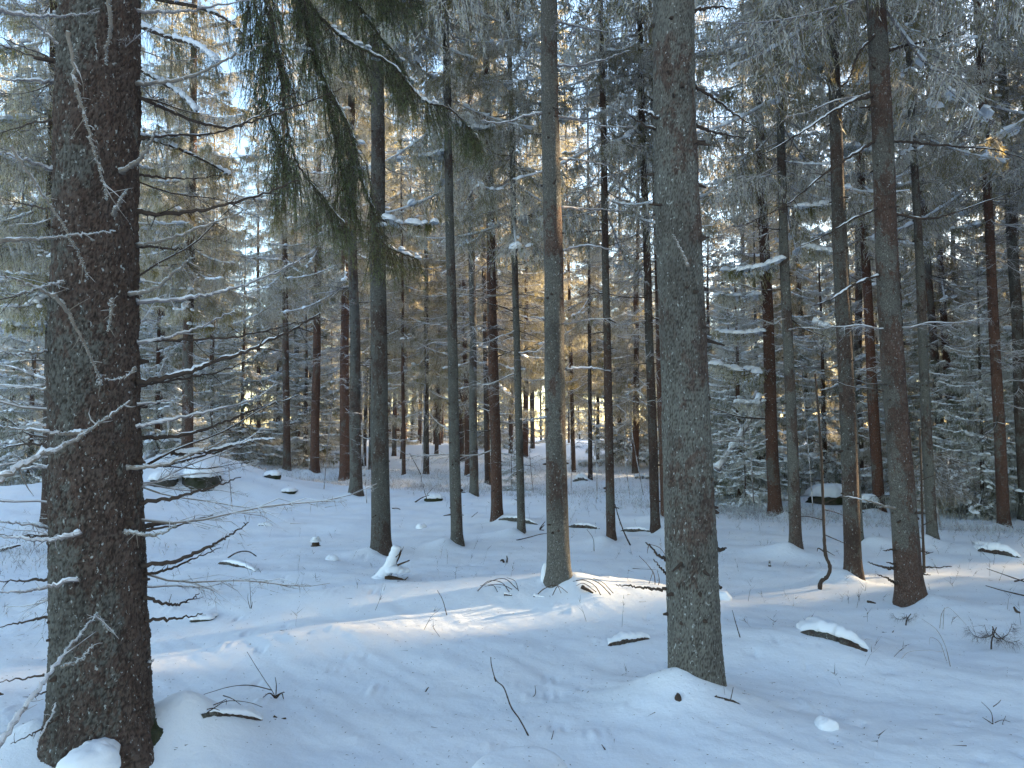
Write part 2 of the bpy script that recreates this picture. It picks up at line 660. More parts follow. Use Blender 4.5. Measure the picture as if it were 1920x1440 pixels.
# ------------------------------------------------------------ branch generators
def live_branch(L, seed, hang=.28, dens=1.0, spl=.075, spw=.014, fan=.5, snow=.8, wood_r=.014):
    """spruce bough along +X. returns (foliage+wood arrays, snow arrays)"""
    g = np.random.default_rng(seed)
    f = MB()
    s = MB()
    n = 12
    t = np.linspace(0, 1, n)
    dr = g.uniform(.10, .22)
    side = g.uniform(-.08, .08)
    ax = np.stack([L * t, side * L * t * t, L * (-dr * 1.5 * t + dr * 1.5 * t ** 2.4)], -1)
    V, T = tube(ax, wood_r * L / 2 * (1.05 - t), 4)
    f.add(V, T, 1)
    nb = int(L / .065 * dens)
    for sg in (-1, 1):
        tt = np.sort(g.uniform(.10, 1, nb))
        p = np.stack([np.interp(tt, t, ax[:, k]) for k in range(3)], -1)
        bl = L * fan * (1 - tt) ** .75 * np.minimum(1, .35 + tt * 2.2) * g.uniform(.55, 1.1, nb) + .10
        bd = norm(np.stack([g.uniform(.45, .8, nb), sg * g.uniform(.6, .9, nb), g.uniform(-.35, .05, nb)], -1))
        down = np.array((0, 0, -1.0))
        K = 6
        sp = (np.arange(K) + .5) / K
        q = p[:, None] + bd[:, None] * (bl[:, None] * sp[None])[..., None] + down * (bl[:, None] * .35 * sp[None] ** 2)[..., None]
        V, T = ribbons(p, p + bd * bl[:, None] * .5 + down * bl[:, None] * .09, p + bd * bl[:, None] + down * bl[:, None] * .35, .006 + .003 * L, g)
        f.add(V, T, 1)
        td = norm(bd[:, None] + down * (.7 * sp[None])[..., None])
        for rep in range(2):
            dd = norm(td + g.normal(scale=.38, size=q.shape))
            qq = q + g.normal(scale=.015, size=q.shape)
            V, T = sprays(qq, dd, g.uniform(.7, 1.3, q[..., 0].size) * spl * 1.25, spw, g)
            f.add(V, T, 0)
        # hanging twigs
        nh = 3
        sh = g.uniform(.1, 1, (nb, nh))
        hp = p[:, None] + bd[:, None] * (bl[:, None] * sh)[..., None] + down * (bl[:, None] * .35 * sh ** 2)[..., None]
        hl = hang * g.uniform(.35, 1.25, (nb, nh)) * np.minimum(1, .3 + bl[:, None] * 1.6)
        K2 = 6
        ss = (np.arange(K2) + .5) / K2
        hq = hp[:, :, None] + down * (hl[:, :, None] * ss)[..., None] + (g.normal(scale=.10, size=(nb, nh, 1, 3)) * (hl[:, :, None] * ss)[..., None])
        dd = norm(down + g.normal(scale=.33, size=hq.shape))
        V, T = sprays(hq, dd, g.uniform(.7, 1.3, hq[..., 0].size) * spl, spw, g)
        f.add(V, T, 0)
        he = hp + down * hl[..., None]
        V, T = ribbons(hp, (hp + he) / 2, he, .004 + .002 * L, g)
        f.add(V, T, 1)
    if snow > 0:
        k = int(L / .13 * snow)
        for _ in range(k):
            u = g.uniform(.12, 1)
            c = np.array([np.interp(u, t, ax[:, i]) for i in range(3)])
            off = g.uniform(-1, 1) * L * fan * .55 * (1 - u) ** .7
            c = c + np.array([abs(off) * .7, off, .015 - abs(off) * .10])
            z = g.uniform(.35, 1.35) ** 1.2
            V, T = blob(c, .085 * z, .05 * z, .042 * z, g.uniform(-.9, .9), .22, g=g)
            s.add(V, T, 0)
        V, T = tube(ax[2:] + (0, 0, .012 + .006 * L), .012 + .006 * L * (1 - t[2:]), 4, .3)
        s.add(V, T, 0)
    return f.arrays(), (s.arrays() if s.n else None)


def dead_branch(L, seed, r=.011, dens=1.0, snow=.6, droop=None, fine=1.0):
    g = np.random.default_rng(seed)
    f = MB()
    n = 9
    t = np.linspace(0, 1, n)
    dr = g.uniform(-.05, .30) if droop is None else droop
    ax = np.stack([L * t, L * .10 * np.sin(t * g.uniform(2, 5) + g.uniform(0, 6)) * t, L * (-dr * t + dr * 1.0 * t ** 2.2 + .02 * np.sin(t * 9 + seed))], -1)
    ax[0] = 0
    V, T = tube(ax, r * (1.08 - t) + .0015, 4)
    f.add(V, T, 0)
    nb = max(3, int(L / .09 * dens))
    tt = g.uniform(.12, 1, nb)
    p = np.stack([np.interp(tt, t, ax[:, k]) for k in range(3)], -1)
    sg = g.choice([-1, 1], nb)
    bl = L * .42 * (1.05 - tt) * g.uniform(.4, 1.2, nb) + .05
    bd = norm(np.stack([g.uniform(.4, 1.0, nb), sg * g.uniform(.4, .9, nb), g.uniform(-.45, .2, nb)], -1))
    mid = p + bd * bl[:, None] * .5 + g.normal(scale=.02, size=p.shape)
    end = p + bd * bl[:, None] + np.array((0, 0, -.22)) * bl[:, None] + g.normal(scale=.02, size=p.shape)
    for _ in range(2):
        V, T = ribbons(p, mid, end, .0065 * fine, g)
        f.add(V, T, 0)
    nt3 = 5
    s3 = g.uniform(.15, 1, (nb, nt3))
    q = p[:, None] + (end - p)[:, None] * s3[..., None]
    d3 = norm(bd[:, None] + g.normal(scale=.8, size=q.shape) + np.array((0, 0, -.35)))
    V, T = sprays(q, d3, g.uniform(.05, .17, q[..., 0].size), .0055 * fine, g)
    f.add(V, T, 0)
    if snow > 0:
        k = slice(1, None)
        V, T = tube(ax[k] + (0, 0, r * .75), (r * .6 * (1.05 - t[k]) + .001) * g.uniform(.1, 1.1, n - 1), 4)
        f.add(V, T, 1)
        sel = g.random(nb) < snow
        if sel.any():
            up = np.array((0, 0, .006))
            V, T = ribbons(p[sel] + up, mid[sel] + up, end[sel] + up, .006, g)
            f.add(V, T, 1)
    return f.arrays()


def rotz(a):
    c, s = math.cos(a), math.sin(a)
    return np.array([[c, -s, 0], [s, c, 0], [0, 0, 1.0]])


def roty(a):
    c, s = math.cos(a), math.sin(a)
    return np.array([[c, 0, s], [0, 1.0, 0], [-s, 0, c]])


def rotx(a):
    c, s = math.cos(a), math.sin(a)
    return np.array([[1.0, 0, 0], [0, c, -s], [0, s, c]])


print('library')
LIVE_BIG = [live_branch(2.4, 100 + i, hang=.42, snow=1.7) for i in range(4)]
LIVE_MID = [live_branch(1.5, 120 + i, hang=.24, dens=.85, snow=1.6) for i in range(3)]
LIVE_SML = [live_branch(.8, 140 + i, hang=.10, dens=.8, spl=.06) for i in range(2)]
LIVE_THIN = [live_branch(2.0, 160 + i, hang=.36, dens=.55, fan=.4, snow=.5) for i in range(3)]
LIVE_SNOWY = [live_branch(1.7, 180 + i, hang=.14, dens=.75, fan=.5, snow=2.2) for i in range(3)]
DEAD = [dead_branch(1.5, 200 + i) for i in range(7)]
DEAD_BIG = [dead_branch(2.3, 220 + i, r=.014, dens=1.2) for i in range(4)]


def crown(seed, z0, z1, Lmax, kind='mature'):
    g = np.random.default_rng(seed)
    f, s = MB(), MB()
    z = z0
    while z < z1 - .2:
        fr = (z - z0) / (z1 - z0)
        n = int(g.integers(4, 6))
        a0 = g.uniform(0, 6.28)
        for k in range(n):
            L = Lmax * (1 - fr) ** .8 * g.uniform(.65, 1.15) * (min(1, .55 + fr * 3) if kind == 'mature' else 1) + .15
            if kind == 'mature':
                lib = LIVE_BIG if L > 1.5 else LIVE_MID if L > .9 else LIVE_SML
                Lr = 2.4 if L > 1.5 else 1.5 if L > .9 else .8
            elif kind == 'thin':
                if g.random() < .25:
                    continue
                lib, Lr = LIVE_THIN, 2.0
                if L < .8:
                    lib, Lr = LIVE_SML, .8
            else:
                lib, Lr = (LIVE_SNOWY, 1.7) if L > .7 else (LIVE_SML, .8)
            fa, sa = lib[g.integers(len(lib))]
            sc = L / Lr
            tilt = R((20 if kind != 'snowy' else 14) - 48 * fr + g.uniform(-14, 14))
            Mx = rotz(a0 + k * 6.283 / n + g.uniform(-.3, .3)) @ roty(tilt) @ rotx(g.uniform(-.2, .2)) * sc
            off = np.array((0, 0, z + g.uniform(-.12, .12)))
            f.merge(fa, Mx, off)
            if sa is not None and g.random() < (.55 if kind != 'snowy' else .95):
                s.merge(sa, Mx, off)
        z += g.uniform(.34, .52) * (1 if kind != 'snowy' else .8)
    return f, s


def dead_zone(seed, z0, z1, n, L0, L1):
    g = np.random.default_rng(seed)
    f = MB()
    for _ in range(n):
        z = z0 + (z1 - z0) * g.random() ** .75
        L = g.uniform(L0, L1) * (.55 + .45 * (z - z0) / (z1 - z0))
        lib, Lr = (DEAD, 1.5) if L < 1.7 else (DEAD_BIG, 2.3)
        a = lib[g.integers(len(lib))]
        Mx = rotz(g.uniform(0, 6.28)) @ roty(R(g.uniform(-12, 22))) @ rotx(g.uniform(-.6, .6)) * (L / Lr)
        f.merge(a, Mx, np.array((0, 0, z)))
    return f


CROWNS = {}


def reg_crown(key, seed, z0, z1, Lmax, kind, needle):
    f, s = crown(seed, z0, z1, Lmax, kind)
    CROWNS[key] = (f.mesh('crown_' + key, [needle, M_TWIG], False), s.mesh('crown_snow_' + key, [M_SNOW], True))


reg_crown('a', 1, 7.5, 21, 2.4, 'mature', M_NEEDLE)
reg_crown('b', 2, 9.0, 22, 2.1, 'mature', M_NEEDLE)
reg_crown('c', 3, 6.5, 20, 2.0, 'thin', M_NEEDLE_DULL)
reg_crown('d', 4, 8.0, 19, 1.8, 'thin', M_NEEDLE_DULL)
reg_crown('low', 5, .7, 10.5, 2.1, 'snowy', M_NEEDLE_FROST)
reg_crown('small', 6, .25, 4.2, 1.3, 'snowy', M_NEEDLE_FROST)
reg_crown('green', 7, 4.2, 17, 2.3, 'mature', M_NEEDLE)
reg_crown('e', 8, 2.6, 17, 1.9, 'thin', M_NEEDLE)
TWIGS = [dead_zone(31, 1.2, 9.5, 75, .6, 1.7).mesh('dead_twigs_1', [M_TWIG, M_SNOW]),
         dead_zone(32, 1.8, 11, 95, .7, 2.1).mesh('dead_twigs_2', [M_TWIG, M_SNOW]),
         dead_zone(33, .8, 8, 60, .5, 1.4).mesh('dead_twigs_3', [M_TWIG_DARK, M_SNOW]),
         dead_zone(34, 2.5, 12, 110, .8, 2.2).mesh('dead_twigs_4', [M_TWIG_PALE, M_SNOW])]


def arr_mesh(a, name, mats, smooth=False):
    m = MB()
    m.merge(a, np.eye(3), np.zeros(3))
    return m.mesh(name, mats, smooth)


BR = [arr_mesh(dead_branch(g_, 300 + i, r=.013, dens=1.0, snow=.5), 'dead_branch', [(M_TWIG, M_TWIG_DARK, M_TWIG_PALE)[i % 3], M_SNOW]) for i, g_ in enumerate((.9, 1.1, 1.3, 1.5, 1.7, 1.9, 1.2, .6))]


# ------------------------------------------------------------ trunks
def trunk_shape(r0, Ht, nseg, zs, seed, flare=.35, wob=.03, plate=0.0, cell=.03, lobes=.08, lobe_ang=None):
    g = np.random.default_rng(seed)
    a = np.linspace(0, 2 * np.pi, nseg, endpoint=False)
    A, Z = np.meshgrid(a, zs)
    rr = r0 * np.clip(1 - Z / Ht, .02, 1) ** .85
    fl = np.exp(-np.maximum(Z, 0) / (r0 * 1.1))
    lob = np.sin(A * 3 + g.uniform(0, 6)) * .5 + np.sin(A * 5 + g.uniform(0, 6)) * .35
    rr = rr * (1 + fl * (flare + lobes * 2.2 * lob))
    if lobe_ang is not None:
        for la, am in lobe_ang:
            dd = np.angle(np.exp(1j * (A - la)))
            rr = rr + r0 * am * np.exp(-(dd / .34) ** 2) * np.exp(-np.maximum(Z, 0) / (r0 * .75))
    U = A / (2 * np.pi)
    cx, cy = np.cos(A), np.sin(A)
    rr = rr * (1 + wob * perlin(cx * 1.2 + seed, Z * 1.1 + cy * 1.3, 3) + wob * .8 * perlin(cx * 3 + 7, Z * 4 + cy * 3, seed % 50))
    crack = np.zeros_like(rr)
    if plate > 0:
        per = max(8, int(2 * np.pi * r0 / cell))
        uu = U * per + .55 * perlin(cx * 9, Z * 24 + cy * 9, 5) + .3 * perlin(cx * 20, Z * 60 + cy * 20, 15)
        vv = Z / (cell * 1.25) + .55 * perlin(cx * 9 + 3, Z * 24 + cy * 9, 6) + .3 * perlin(cx * 20, Z * 60 + cy * 20, 16)
        d1, d2, ident = cells(uu, vv, per, seed)
        e = np.clip((d2 - d1) / (.16 + .22 * np.clip(perlin(cx * 3, Z * 4 + cy * 3, 21) + .5, 0, 1)), 0, 1)
        rr = rr + plate * (e ** .6 * (.55 + .6 * ident) + .5 * (ident - .5) * e)
        rr = rr + plate * .7 * perlin(cx * 45 * r0 / .2, Z * 60 + cy * 45 * r0 / .2, 8)
        rr = rr + plate * 1.2 * perlin(cx * 3, Z * 5 + cy * 3, 9)
        crack = 1 - e
    wx = .25 * r0 * perlin(zs * .35, zs * 0 + seed * 1.7, 1) * np.clip(zs / 2, 0, 1)
    wy = .25 * r0 * perlin(zs * .35 + 40, zs * 0 + seed * 1.7, 2) * np.clip(zs / 2, 0, 1)
    X = np.stack([rr * cx + wx[:, None], rr * cy + wy[:, None], Z], -1).reshape(-1, 3)
    n = len(zs)
    i = np.arange(n - 1)[:, None] * nseg
    j = np.arange(nseg)[None, :]
    k = (j + 1) % nseg
    T = np.vstack([np.stack([i + j, i + k, i + nseg + k], -1).reshape(-1, 3), np.stack([i + j, i + nseg + k, i + nseg + j], -1).reshape(-1, 3)])
    m = MB()
    m.add(X, T, 0, crack)
    return m


def trunk_r(r0, Ht, z):
    return r0 * max(.02, 1 - z / Ht) ** .85


def stubs(r0, Ht, n, z0, z1, seed, size=1.0):
    g = np.random.default_rng(seed)
    m = MB()
    z = z0
    while z < z1:
        a0 = g.uniform(0, 6.28)
        for _ in range(int(g.integers(2, 6))):
            a = a0 + g.uniform(0, 6.28)
            zz = z + g.uniform(-.06, .06)
            r = trunk_r(r0, Ht, zz)
            d = np.array((math.cos(a), math.sin(a), g.uniform(-.35, .1)))
            d /= np.linalg.norm(d)
            l = g.uniform(.012, .05) * size * (3 if g.random() < .1 else 1)
            p = np.array((math.cos(a) * r * .9, math.sin(a) * r * .9, zz))
            P = np.array([p, p + d * (r * .14), p + d * (r * .1 + l)])
            V, T = tube(P, np.array((.020, .013, .006)) * size, 5, .25)
            m.add(V, T, 0)
        z += (z1 - z0) / n * g.uniform(.6, 1.4)
    return m


LEN_SEEN = {}


def hero_tree(name, label, bx, by, w, tx, ty, tint, ckey='a', twig=0, nbr=8, cat='tree', group=None, base=None, Ht=None,
              res=(24, 1), bz=(1.2, 7.5), hires=None, sub=0.0, twig_scale=1.0, dmax=60):
    g = random.Random(int(bx * 7 + by))
    if base is None:
        B = ground(bx, by)
    else:
        B = np.array(base, float)
    d = B[1]
    r0 = w / 2 / F * d * .96
    Ht = Ht or (21 if r0 > .1 else 17)
    T = W(tx, ty, d)
    lean = (T[0] - B[0]) / (T[2] - B[2])
    root = thing(name, label, cat, (B[0], B[1], B[2] - .03), (g.uniform(-.008, .008), math.atan(lean), 0), group)
    if hires:
        nseg, zs, plate, cell, la = hires
        m = trunk_shape(r0, Ht, nseg, zs, int(bx) % 90 + 1, plate=plate, cell=cell, lobe_ang=la, flare=.25)
        me = m.mesh('trunk', [M_BARKP], True, 'crack')
    else:
        near = max(1, min(3, 14 / d))
        zs = np.concatenate([np.linspace(-.3, .6, int(8 * near)), np.linspace(.7, 9, int(30 * near)), np.linspace(9.5, Ht, 14)])
        m = trunk_shape(r0, Ht, int(14 * near), zs, int(bx) % 90 + 1, flare=.34, wob=.05, lobes=.13)
        me = m.mesh('trunk', [M_BARK], True)
    tr = obj('trunk', me, root)
    tr.color = (*tint, 1)
    sm = stubs(r0, Ht, 18 if d > 6 else 34, .5, 9, int(bx), .95 if d < 6 else .85)
    st = obj('branch_stubs', sm.mesh('branch_stubs', [M_TWIG_DARK]), root, kind='stuff')
    if ckey:
        cz = g.uniform(0, 6.28)
        s = Ht / 21 * g.uniform(.95, 1.05)
        c = obj('crown', CROWNS[ckey][0], root)
        c.rotation_euler = (0, 0, cz)
        c.scale = (s, s, s)
        c2 = obj('crown_snow', CROWNS[ckey][1], root, kind='stuff')
        c2.rotation_euler = (0, 0, cz)
        c2.scale = (s, s, s)
    if twig is not None:
        t = obj('dead_twigs', TWIGS[twig % 4], root, kind='stuff')
        t.rotation_euler = (0, 0, g.uniform(0, 6.28))
        t.scale = (twig_scale, twig_scale, 1)
    for k in range(nbr):
        z = g.uniform(*bz)
        a = g.choice((0, math.pi)) + g.gauss(0, .7)
        r = trunk_r(r0, Ht, z) * .85
        o = obj('dead_branch', BR[g.randrange(len(BR))], root)
        o.location = (math.cos(a) * r, math.sin(a) * r, z)
        o.rotation_euler = (g.uniform(-.5, .5), R(g.uniform(-18, 20)), a)
        q = g.uniform(.5, 1.0) * (.75 if d < 12 else 1)
        o.scale = (q, q, q)
    return root, B, r0, Ht


# hero trees: name,label,bx,by,w,tx,ty,tint(red,lichen,dark),crown,twig,nbr
GREY = (.15, .75, .0)
GREEN = (.1, .9, .05)
BROWN = (.45, .45, .0)
RED = (.72, .15, .0)
REDB = (.7, .3, .1)
DARK = (.35, .4, .35)
SP = 'spruce_tree'
PN = 'pine_tree'
HERO = [
    (SP, 'dark spruce just behind the thick left trunk, mostly hidden by it', 98, 990, 36, 100, 200, DARK, 'green', 1, 10),
    (SP, 'spruce with a sunlit right edge rising behind the snowy hump left of the clearing', 350, 858, 22, 362, 240, BROWN, 'green', 0, 5),
    (SP, 'thin reddish spruce standing alone right of the snowy hump', 485, 862, 9, 484, 560, REDB, 'c', 2, 4),
    (SP, 'grey spruce with a mossy dark foot left of the straight reddish one', 538, 884, 15, 534, 500, BROWN, 'c', 1, 6),
    (SP, 'slim pale trunk close behind the grey one with the mossy foot', 558, 866, 12, 556, 600, GREY, 'd', 0, 4),
    (SP, 'straight reddish brown spruce with a snow cushion at its foot', 590, 886, 18, 597, 440, RED, 'd', 0, 8),
    (SP, 'orange red trunk lit by the sun along its right side', 646, 902, 20, 647, 400, RED, 'c', 1, 6),
    (SP, 'grey trunk touching the orange red sunlit one on its right', 668, 930, 24, 660, 330, GREY, 'b', 2, 8),
    (SP, 'dark lichen covered spruce with the snowy broken branch leaning at its foot', 715, 1040, 37, 706, 0, (.2, .75, .25), 'a', 0, 5),
    (SP, 'very thin reddish trunk right of the dark spruce with the broken branch', 757, 893, 8, 754, 560, REDB, 'c', 3, 5),
    (SP, 'slender green mossy spruce in the middle of the wood with a drift on its left', 857, 1024, 23, 834, 0, GREEN, 'd', 1, 6),
    (SP, 'orange brown slim trunk behind the green mossy slender spruce', 877, 892, 11, 871, 560, RED, 'c', 0, 4),
    (SP, 'grey spruce with a notched foot between the mossy and the red brown trunk', 889, 932, 17, 883, 350, GREY, 'd', 1, 6),
    (SP, 'slim shaded trunk half hidden behind the red brown spruce', 915, 910, 12, 905, 380, DARK, 'd', 3, 5),
    (SP, 'red brown spruce at the left end of the thin fallen log', 932, 976, 22, 916, 280, (.75, .25, .15), 'c', 3, 7),
    (SP, 'slim greenish spruce standing in front of the thin fallen log', 978, 1003, 16, 955, 90, GREEN, 'c', 2, 7),
    (SP, 'grey scaly spruce with a sunlit orange stripe down its right edge', 1048, 1097, 43, 1029, 0, (.3, .8, .0), 'c', 1, 6),
    (SP, 'thin distant trunk between the striped grey spruce and the dark slender one', 1107, 902, 9, 1105, 640, DARK, 'c', 3, 6),
    (SP, 'dark slender spruce with snow pads on its thin branches', 1146, 1017, 18, 1126, 30, (.4, .5, .25), 'c', 2, 9),
    (SP, 'left one of the two brown trunks close together behind the large smooth spruce', 1229, 1000, 19, 1205, 240, DARK, 'd', 1, 7),
    (SP, 'right one of the two brown trunks close together behind the large smooth spruce', 1246, 976, 15, 1226, 280, REDB, 'd', 3, 7),
    (SP, 'dark red trunk left of the grey one beyond the black rocks', 1454, 968, 25, 1433, 430, (.85, .12, .3), 'c', 1, 8),
    (SP, 'straight grey spruce right of the dark red trunk', 1492, 1031, 23, 1462, 140, GREY, 'c', 3, 9),
    (SP, 'blotched dark spruce right of the crooked sapling', 1601, 1087, 32, 1556, 30, (.25, .55, .25), 'd', 2, 6),
    (SP, 'pale grey trunk tucked close behind the blotched dark spruce', 1611, 1021, 17, 1588, 560, (.1, 1.0, 0), 'd', 1, 5),
    (SP, 'red brown trunk between the blotched dark spruce and the large brown one', 1649, 960, 21, 1626, 520, (.95, .15, .05), 'c', 1, 7),
    (SP, 'large brown grey spruce with short spiky dead branches right of the crooked sapling', 1706, 1134, 48, 1640, 0, (.4, .5, .1), 'c', 1, 7),
    (SP, 'grey spruce with its foot behind the frosty bush', 1748, 1017, 20, 1716, 300, GREY, 'd', 3, 8),
    (SP, 'light brown straight trunk right of the frosty bush, left of a pair', 1773, 932, 17, 1745, 560, (.6, .5, 0), 'd', 1, 6),
    (SP, 'dark red trunk behind the light brown straight one', 1791, 915, 16, 1768, 560, (.8, .1, .2), 'c', 3, 6),
    (SP, 'reddish spruce with white flecks near the heap of fallen boughs', 1883, 992, 22, 1847, 350, RED, 'c', 1, 8),
    (SP, 'grey trunk at the far right edge of the wood', 1925, 975, 24, 1896, 430, (.2, .6, .2), 'd', 3, 8),
]

# base positions before mounds exist
bases = [ground(h[2], h[3]) for h in HERO]
A_BASE = np.array((W(193, 1400, 3.95)[0], 3.95, 0.0))
B_BASE = np.array((W(1306, 1290, 4.85)[0], 4.85, 0.0))
for q_, b_ in enumerate(bases):
    k_ = (-.15, .12, -.12, -.10, .14)[q_ % 5]
    TREE_MOUNDS.append((b_[0], b_[1], .13, .30, k_, -.05))
    TREE_MOUNDS.append((b_[0], b_[1], -.07, .16, -k_ * .8, -.10))
TREE_MOUNDS.append((A_BASE[0], A_BASE[1], .07, .5, -.15, .1))
TREE_MOUNDS.append((A_BASE[0], A_BASE[1], .27, .30, .30, .24))
TREE_MOUNDS.append((A_BASE[0], A_BASE[1], .12, .20, -.40, .06))
TREE_MOUNDS.append((B_BASE[0], B_BASE[1], .20, .32, -.13, -.10))
TREE_MOUNDS.append((B_BASE[0], B_BASE[1], .07, .9, -.1, 0))

# ------------------------------------------------------------ ground sheet
print('ground')
an = np.concatenate([np.linspace(-180, -46, 40, endpoint=False), np.linspace(-46, 46, 560), np.linspace(46, 180, 40, endpoint=False)[1:]])
rd = np.concatenate([[0.3, .8, 1.4], np.geomspace(2.0, 40, 430), np.geomspace(42, 420, 40)])
Aa, Rr = np.meshgrid(np.radians(an), rd)
X = Rr * np.sin(Aa)
Y = Rr * np.cos(Aa)
Z = H(X, Y) * np.clip((200 - Rr) / 100, 0, 1)
gq = np.random.default_rng(3)
for _ in range(330):
    rq = gq.uniform(3.3, 13)
    aq = gq.uniform(-.72, .72)
    cx, cy = rq * math.sin(aq), rq * math.cos(aq)
    i0 = int(np.searchsorted(rd, rq * .93))
    i1 = int(np.searchsorted(rd, rq * 1.07)) + 1
    sq = gq.uniform(.018, .06) * (1 + rq * .05)
    amp = gq.uniform(-.022, -.007) if gq.random() < .55 else gq.uniform(.005, .018)
    dd = np.hypot(X[i0:i1] - cx, (Y[i0:i1] - cy) * gq.uniform(.7, 1.2))
    Z[i0:i1] += amp * np.exp(-(dd / sq) ** 2) * (1 + .5 * np.sin(X[i0:i1] * 90))
V = np.stack([X, Y, Z], -1).reshape(-1, 3)
na, nr_ = len(an), len(rd)
i = np.arange(nr_ - 1)[:, None] * na
j = np.arange(na)[None, :]
k = (j + 1) % na
T = np.vstack([np.stack([i + j, i + na + k, i + k], -1).reshape(-1, 3), np.stack([i + j, i + na + j, i + na + k], -1).reshape(-1, 3)])
gm = MB().add(V, T, 0)
c0 = gm.n
gm.add(np.array([[0, 0, float(H(0, 0))]]), np.zeros((0, 3), int), 0)
j = np.arange(na)
gm.T.append(np.stack([np.full(na, c0), j, (j + 1) % na], -1)[:, ::-1].astype(np.int32))
gm.M.append(np.zeros(na, np.int32))
obj('snow_ground', gm.mesh('snow_ground', [M_GROUND], True), None, kind='structure')

# ------------------------------------------------------------ the named trees
print('trees')
for h, b_ in zip(HERO, bases):
    nm, lab, bx, by, w, tx, ty, tint, ck, tw, nbr = h
    b2 = (b_[0], b_[1], float(H(b_[0], b_[1])) - .02)
    near = b_[1] < 12
    hero_tree(nm, lab, bx, by, w, tx, ty, tint, ck, tw if not near else None, nbr, base=b2, bz=(1.2, 8.5) if not near else (2.0, 8))

# big left spruce
A_Z = np.concatenate([np.linspace(-.3, 4.3, 540), np.linspace(4.5, 21, 24)])
ra, BA, rA, HA = hero_tree('spruce_tree', 'thickest trunk, scaly bark with many bare branches, nearest at the left', 193, 1400, 166, 186, -10,
                           (.22, .45, .30), 'b', None, 0, base=(A_BASE[0], A_BASE[1], -.03), Ht=22,
                           hires=(270, A_Z, .0075, .028, [(-.5, .75), (3.5, .25), (-1.7, .2)]))
B_Z = np.concatenate([np.linspace(-.3, 4.7, 420), np.linspace(5, 20, 20)])
rb, BB, rB, HB = hero_tree('spruce_tree', 'large smooth grey spruce dotted with knots, nearest at the right', 1306, 1300, 98, 1261, 0,
                           (.15, .85, .12), 'd', None, 0, base=(B_BASE[0], B_BASE[1], -.02), Ht=20,
                           hires=(200, B_Z, .0036, .016, [(0.2, .35)]))


def near_branch(pts, wpx, d0, d1, parent, seed, mat=None, frost=0.0, snow=0.0, twigs=1.0, name='dead_branch', tip=.25, rough=.12):
    """pts in photo pixels from the butt to the tip; d0,d1 forward distance at both ends"""
    g = np.random.default_rng(seed)
    ds = np.linspace(d0, d1, len(pts))
    P = np.array([W(p[0], p[1], d) for p, d in zip(pts, ds)])
    n = max(14, int(8 * len(pts)))
    S = smooth_path(P, n)
    S[1:-1] += g.normal(scale=.0035, size=(n - 2, 3))
    L = np.linalg.norm(np.diff(S, axis=0), axis=1).sum()
    r = wpx / 2 / F * d0
    t = np.linspace(0, 1, n)
    rad = r * (1 - (1 - tip) * t) * (1 + .12 * g.uniform(-1, 1, n))
    rad[0] *= 1.35
    m = MB()
    V, T = tube(S, rad, 7, rough)
    m.add(V, T, 0)
    k = int(L / .07 * twigs)
    for _ in range(k):
        u = g.uniform(.08, .98)
        i = min(n - 2, int(u * (n - 1)))
        p = S[i]
        tg = norm(S[min(n - 1, i + 1)] - S[i])
        dd = norm(tg * g.uniform(.2, .9) + g.normal(scale=.6, size=3) + np.array((0, 0, -.15)))
        l = g.uniform(.015, .06) if g.random() < .72 else g.uniform(.07, .22) * min(1, L)
        q = smooth_path([p, p + dd * l * .5 + g.normal(scale=.06 * l, size=3), p + dd * l + np.array((0, 0, g.uniform(-.12, .05) * l))], 4)
        V, T = tube(q, np.linspace(max(.0011, r * .3), .0009, 4), 4)
        m.add(V, T, 0)
    if frost > 0:
        nf = int(L * 900 * frost)
        u = g.uniform(0.02, 1, nf)
        ctr = np.stack([np.interp(u, t, S[:, c]) for c in range(3)], -1)
        rr = np.interp(u, t, rad)
        di = norm(g.normal(size=(nf, 3)) + np.array((-.25, 0, .9)))
        V, T = sprays(ctr + di * rr[:, None] * .8, di + g.normal(scale=.4, size=(nf, 3)), g.uniform(.003, .011, nf), .004, g)
        m.add(V, T, 1)
        V, T = tube(S + np.array((-.2, 0, .55)) * rad[:, None], rad * g.uniform(.15, .75, n), 6, .45)
        m.add(V, T, 1)
    if snow > 0:
        V, T = tube(S[1:] + np.array((0, 0, .9)) * rad[1:, None], rad[1:] * np.interp(np.arange(n - 1), np.arange(0, n + 3, 3), np.where(g.random(len(np.arange(0, n + 3, 3))) < .3 + .45 * snow, 1, 0) * g.uniform(.5, 1.2, len(np.arange(0, n + 3, 3)))) * (.55 + .6 * snow), 7, .2)
        m.add(V, T, 2)
    me = m.mesh(name, [mat or M_TWIG_DARK, M_FROST, M_SNOW], True)
    o = obj(name, me, None)
    o.parent = parent
    bpy.context.view_layer.update()
    o.matrix_parent_inverse = parent.matrix_world.inverted()
    return o


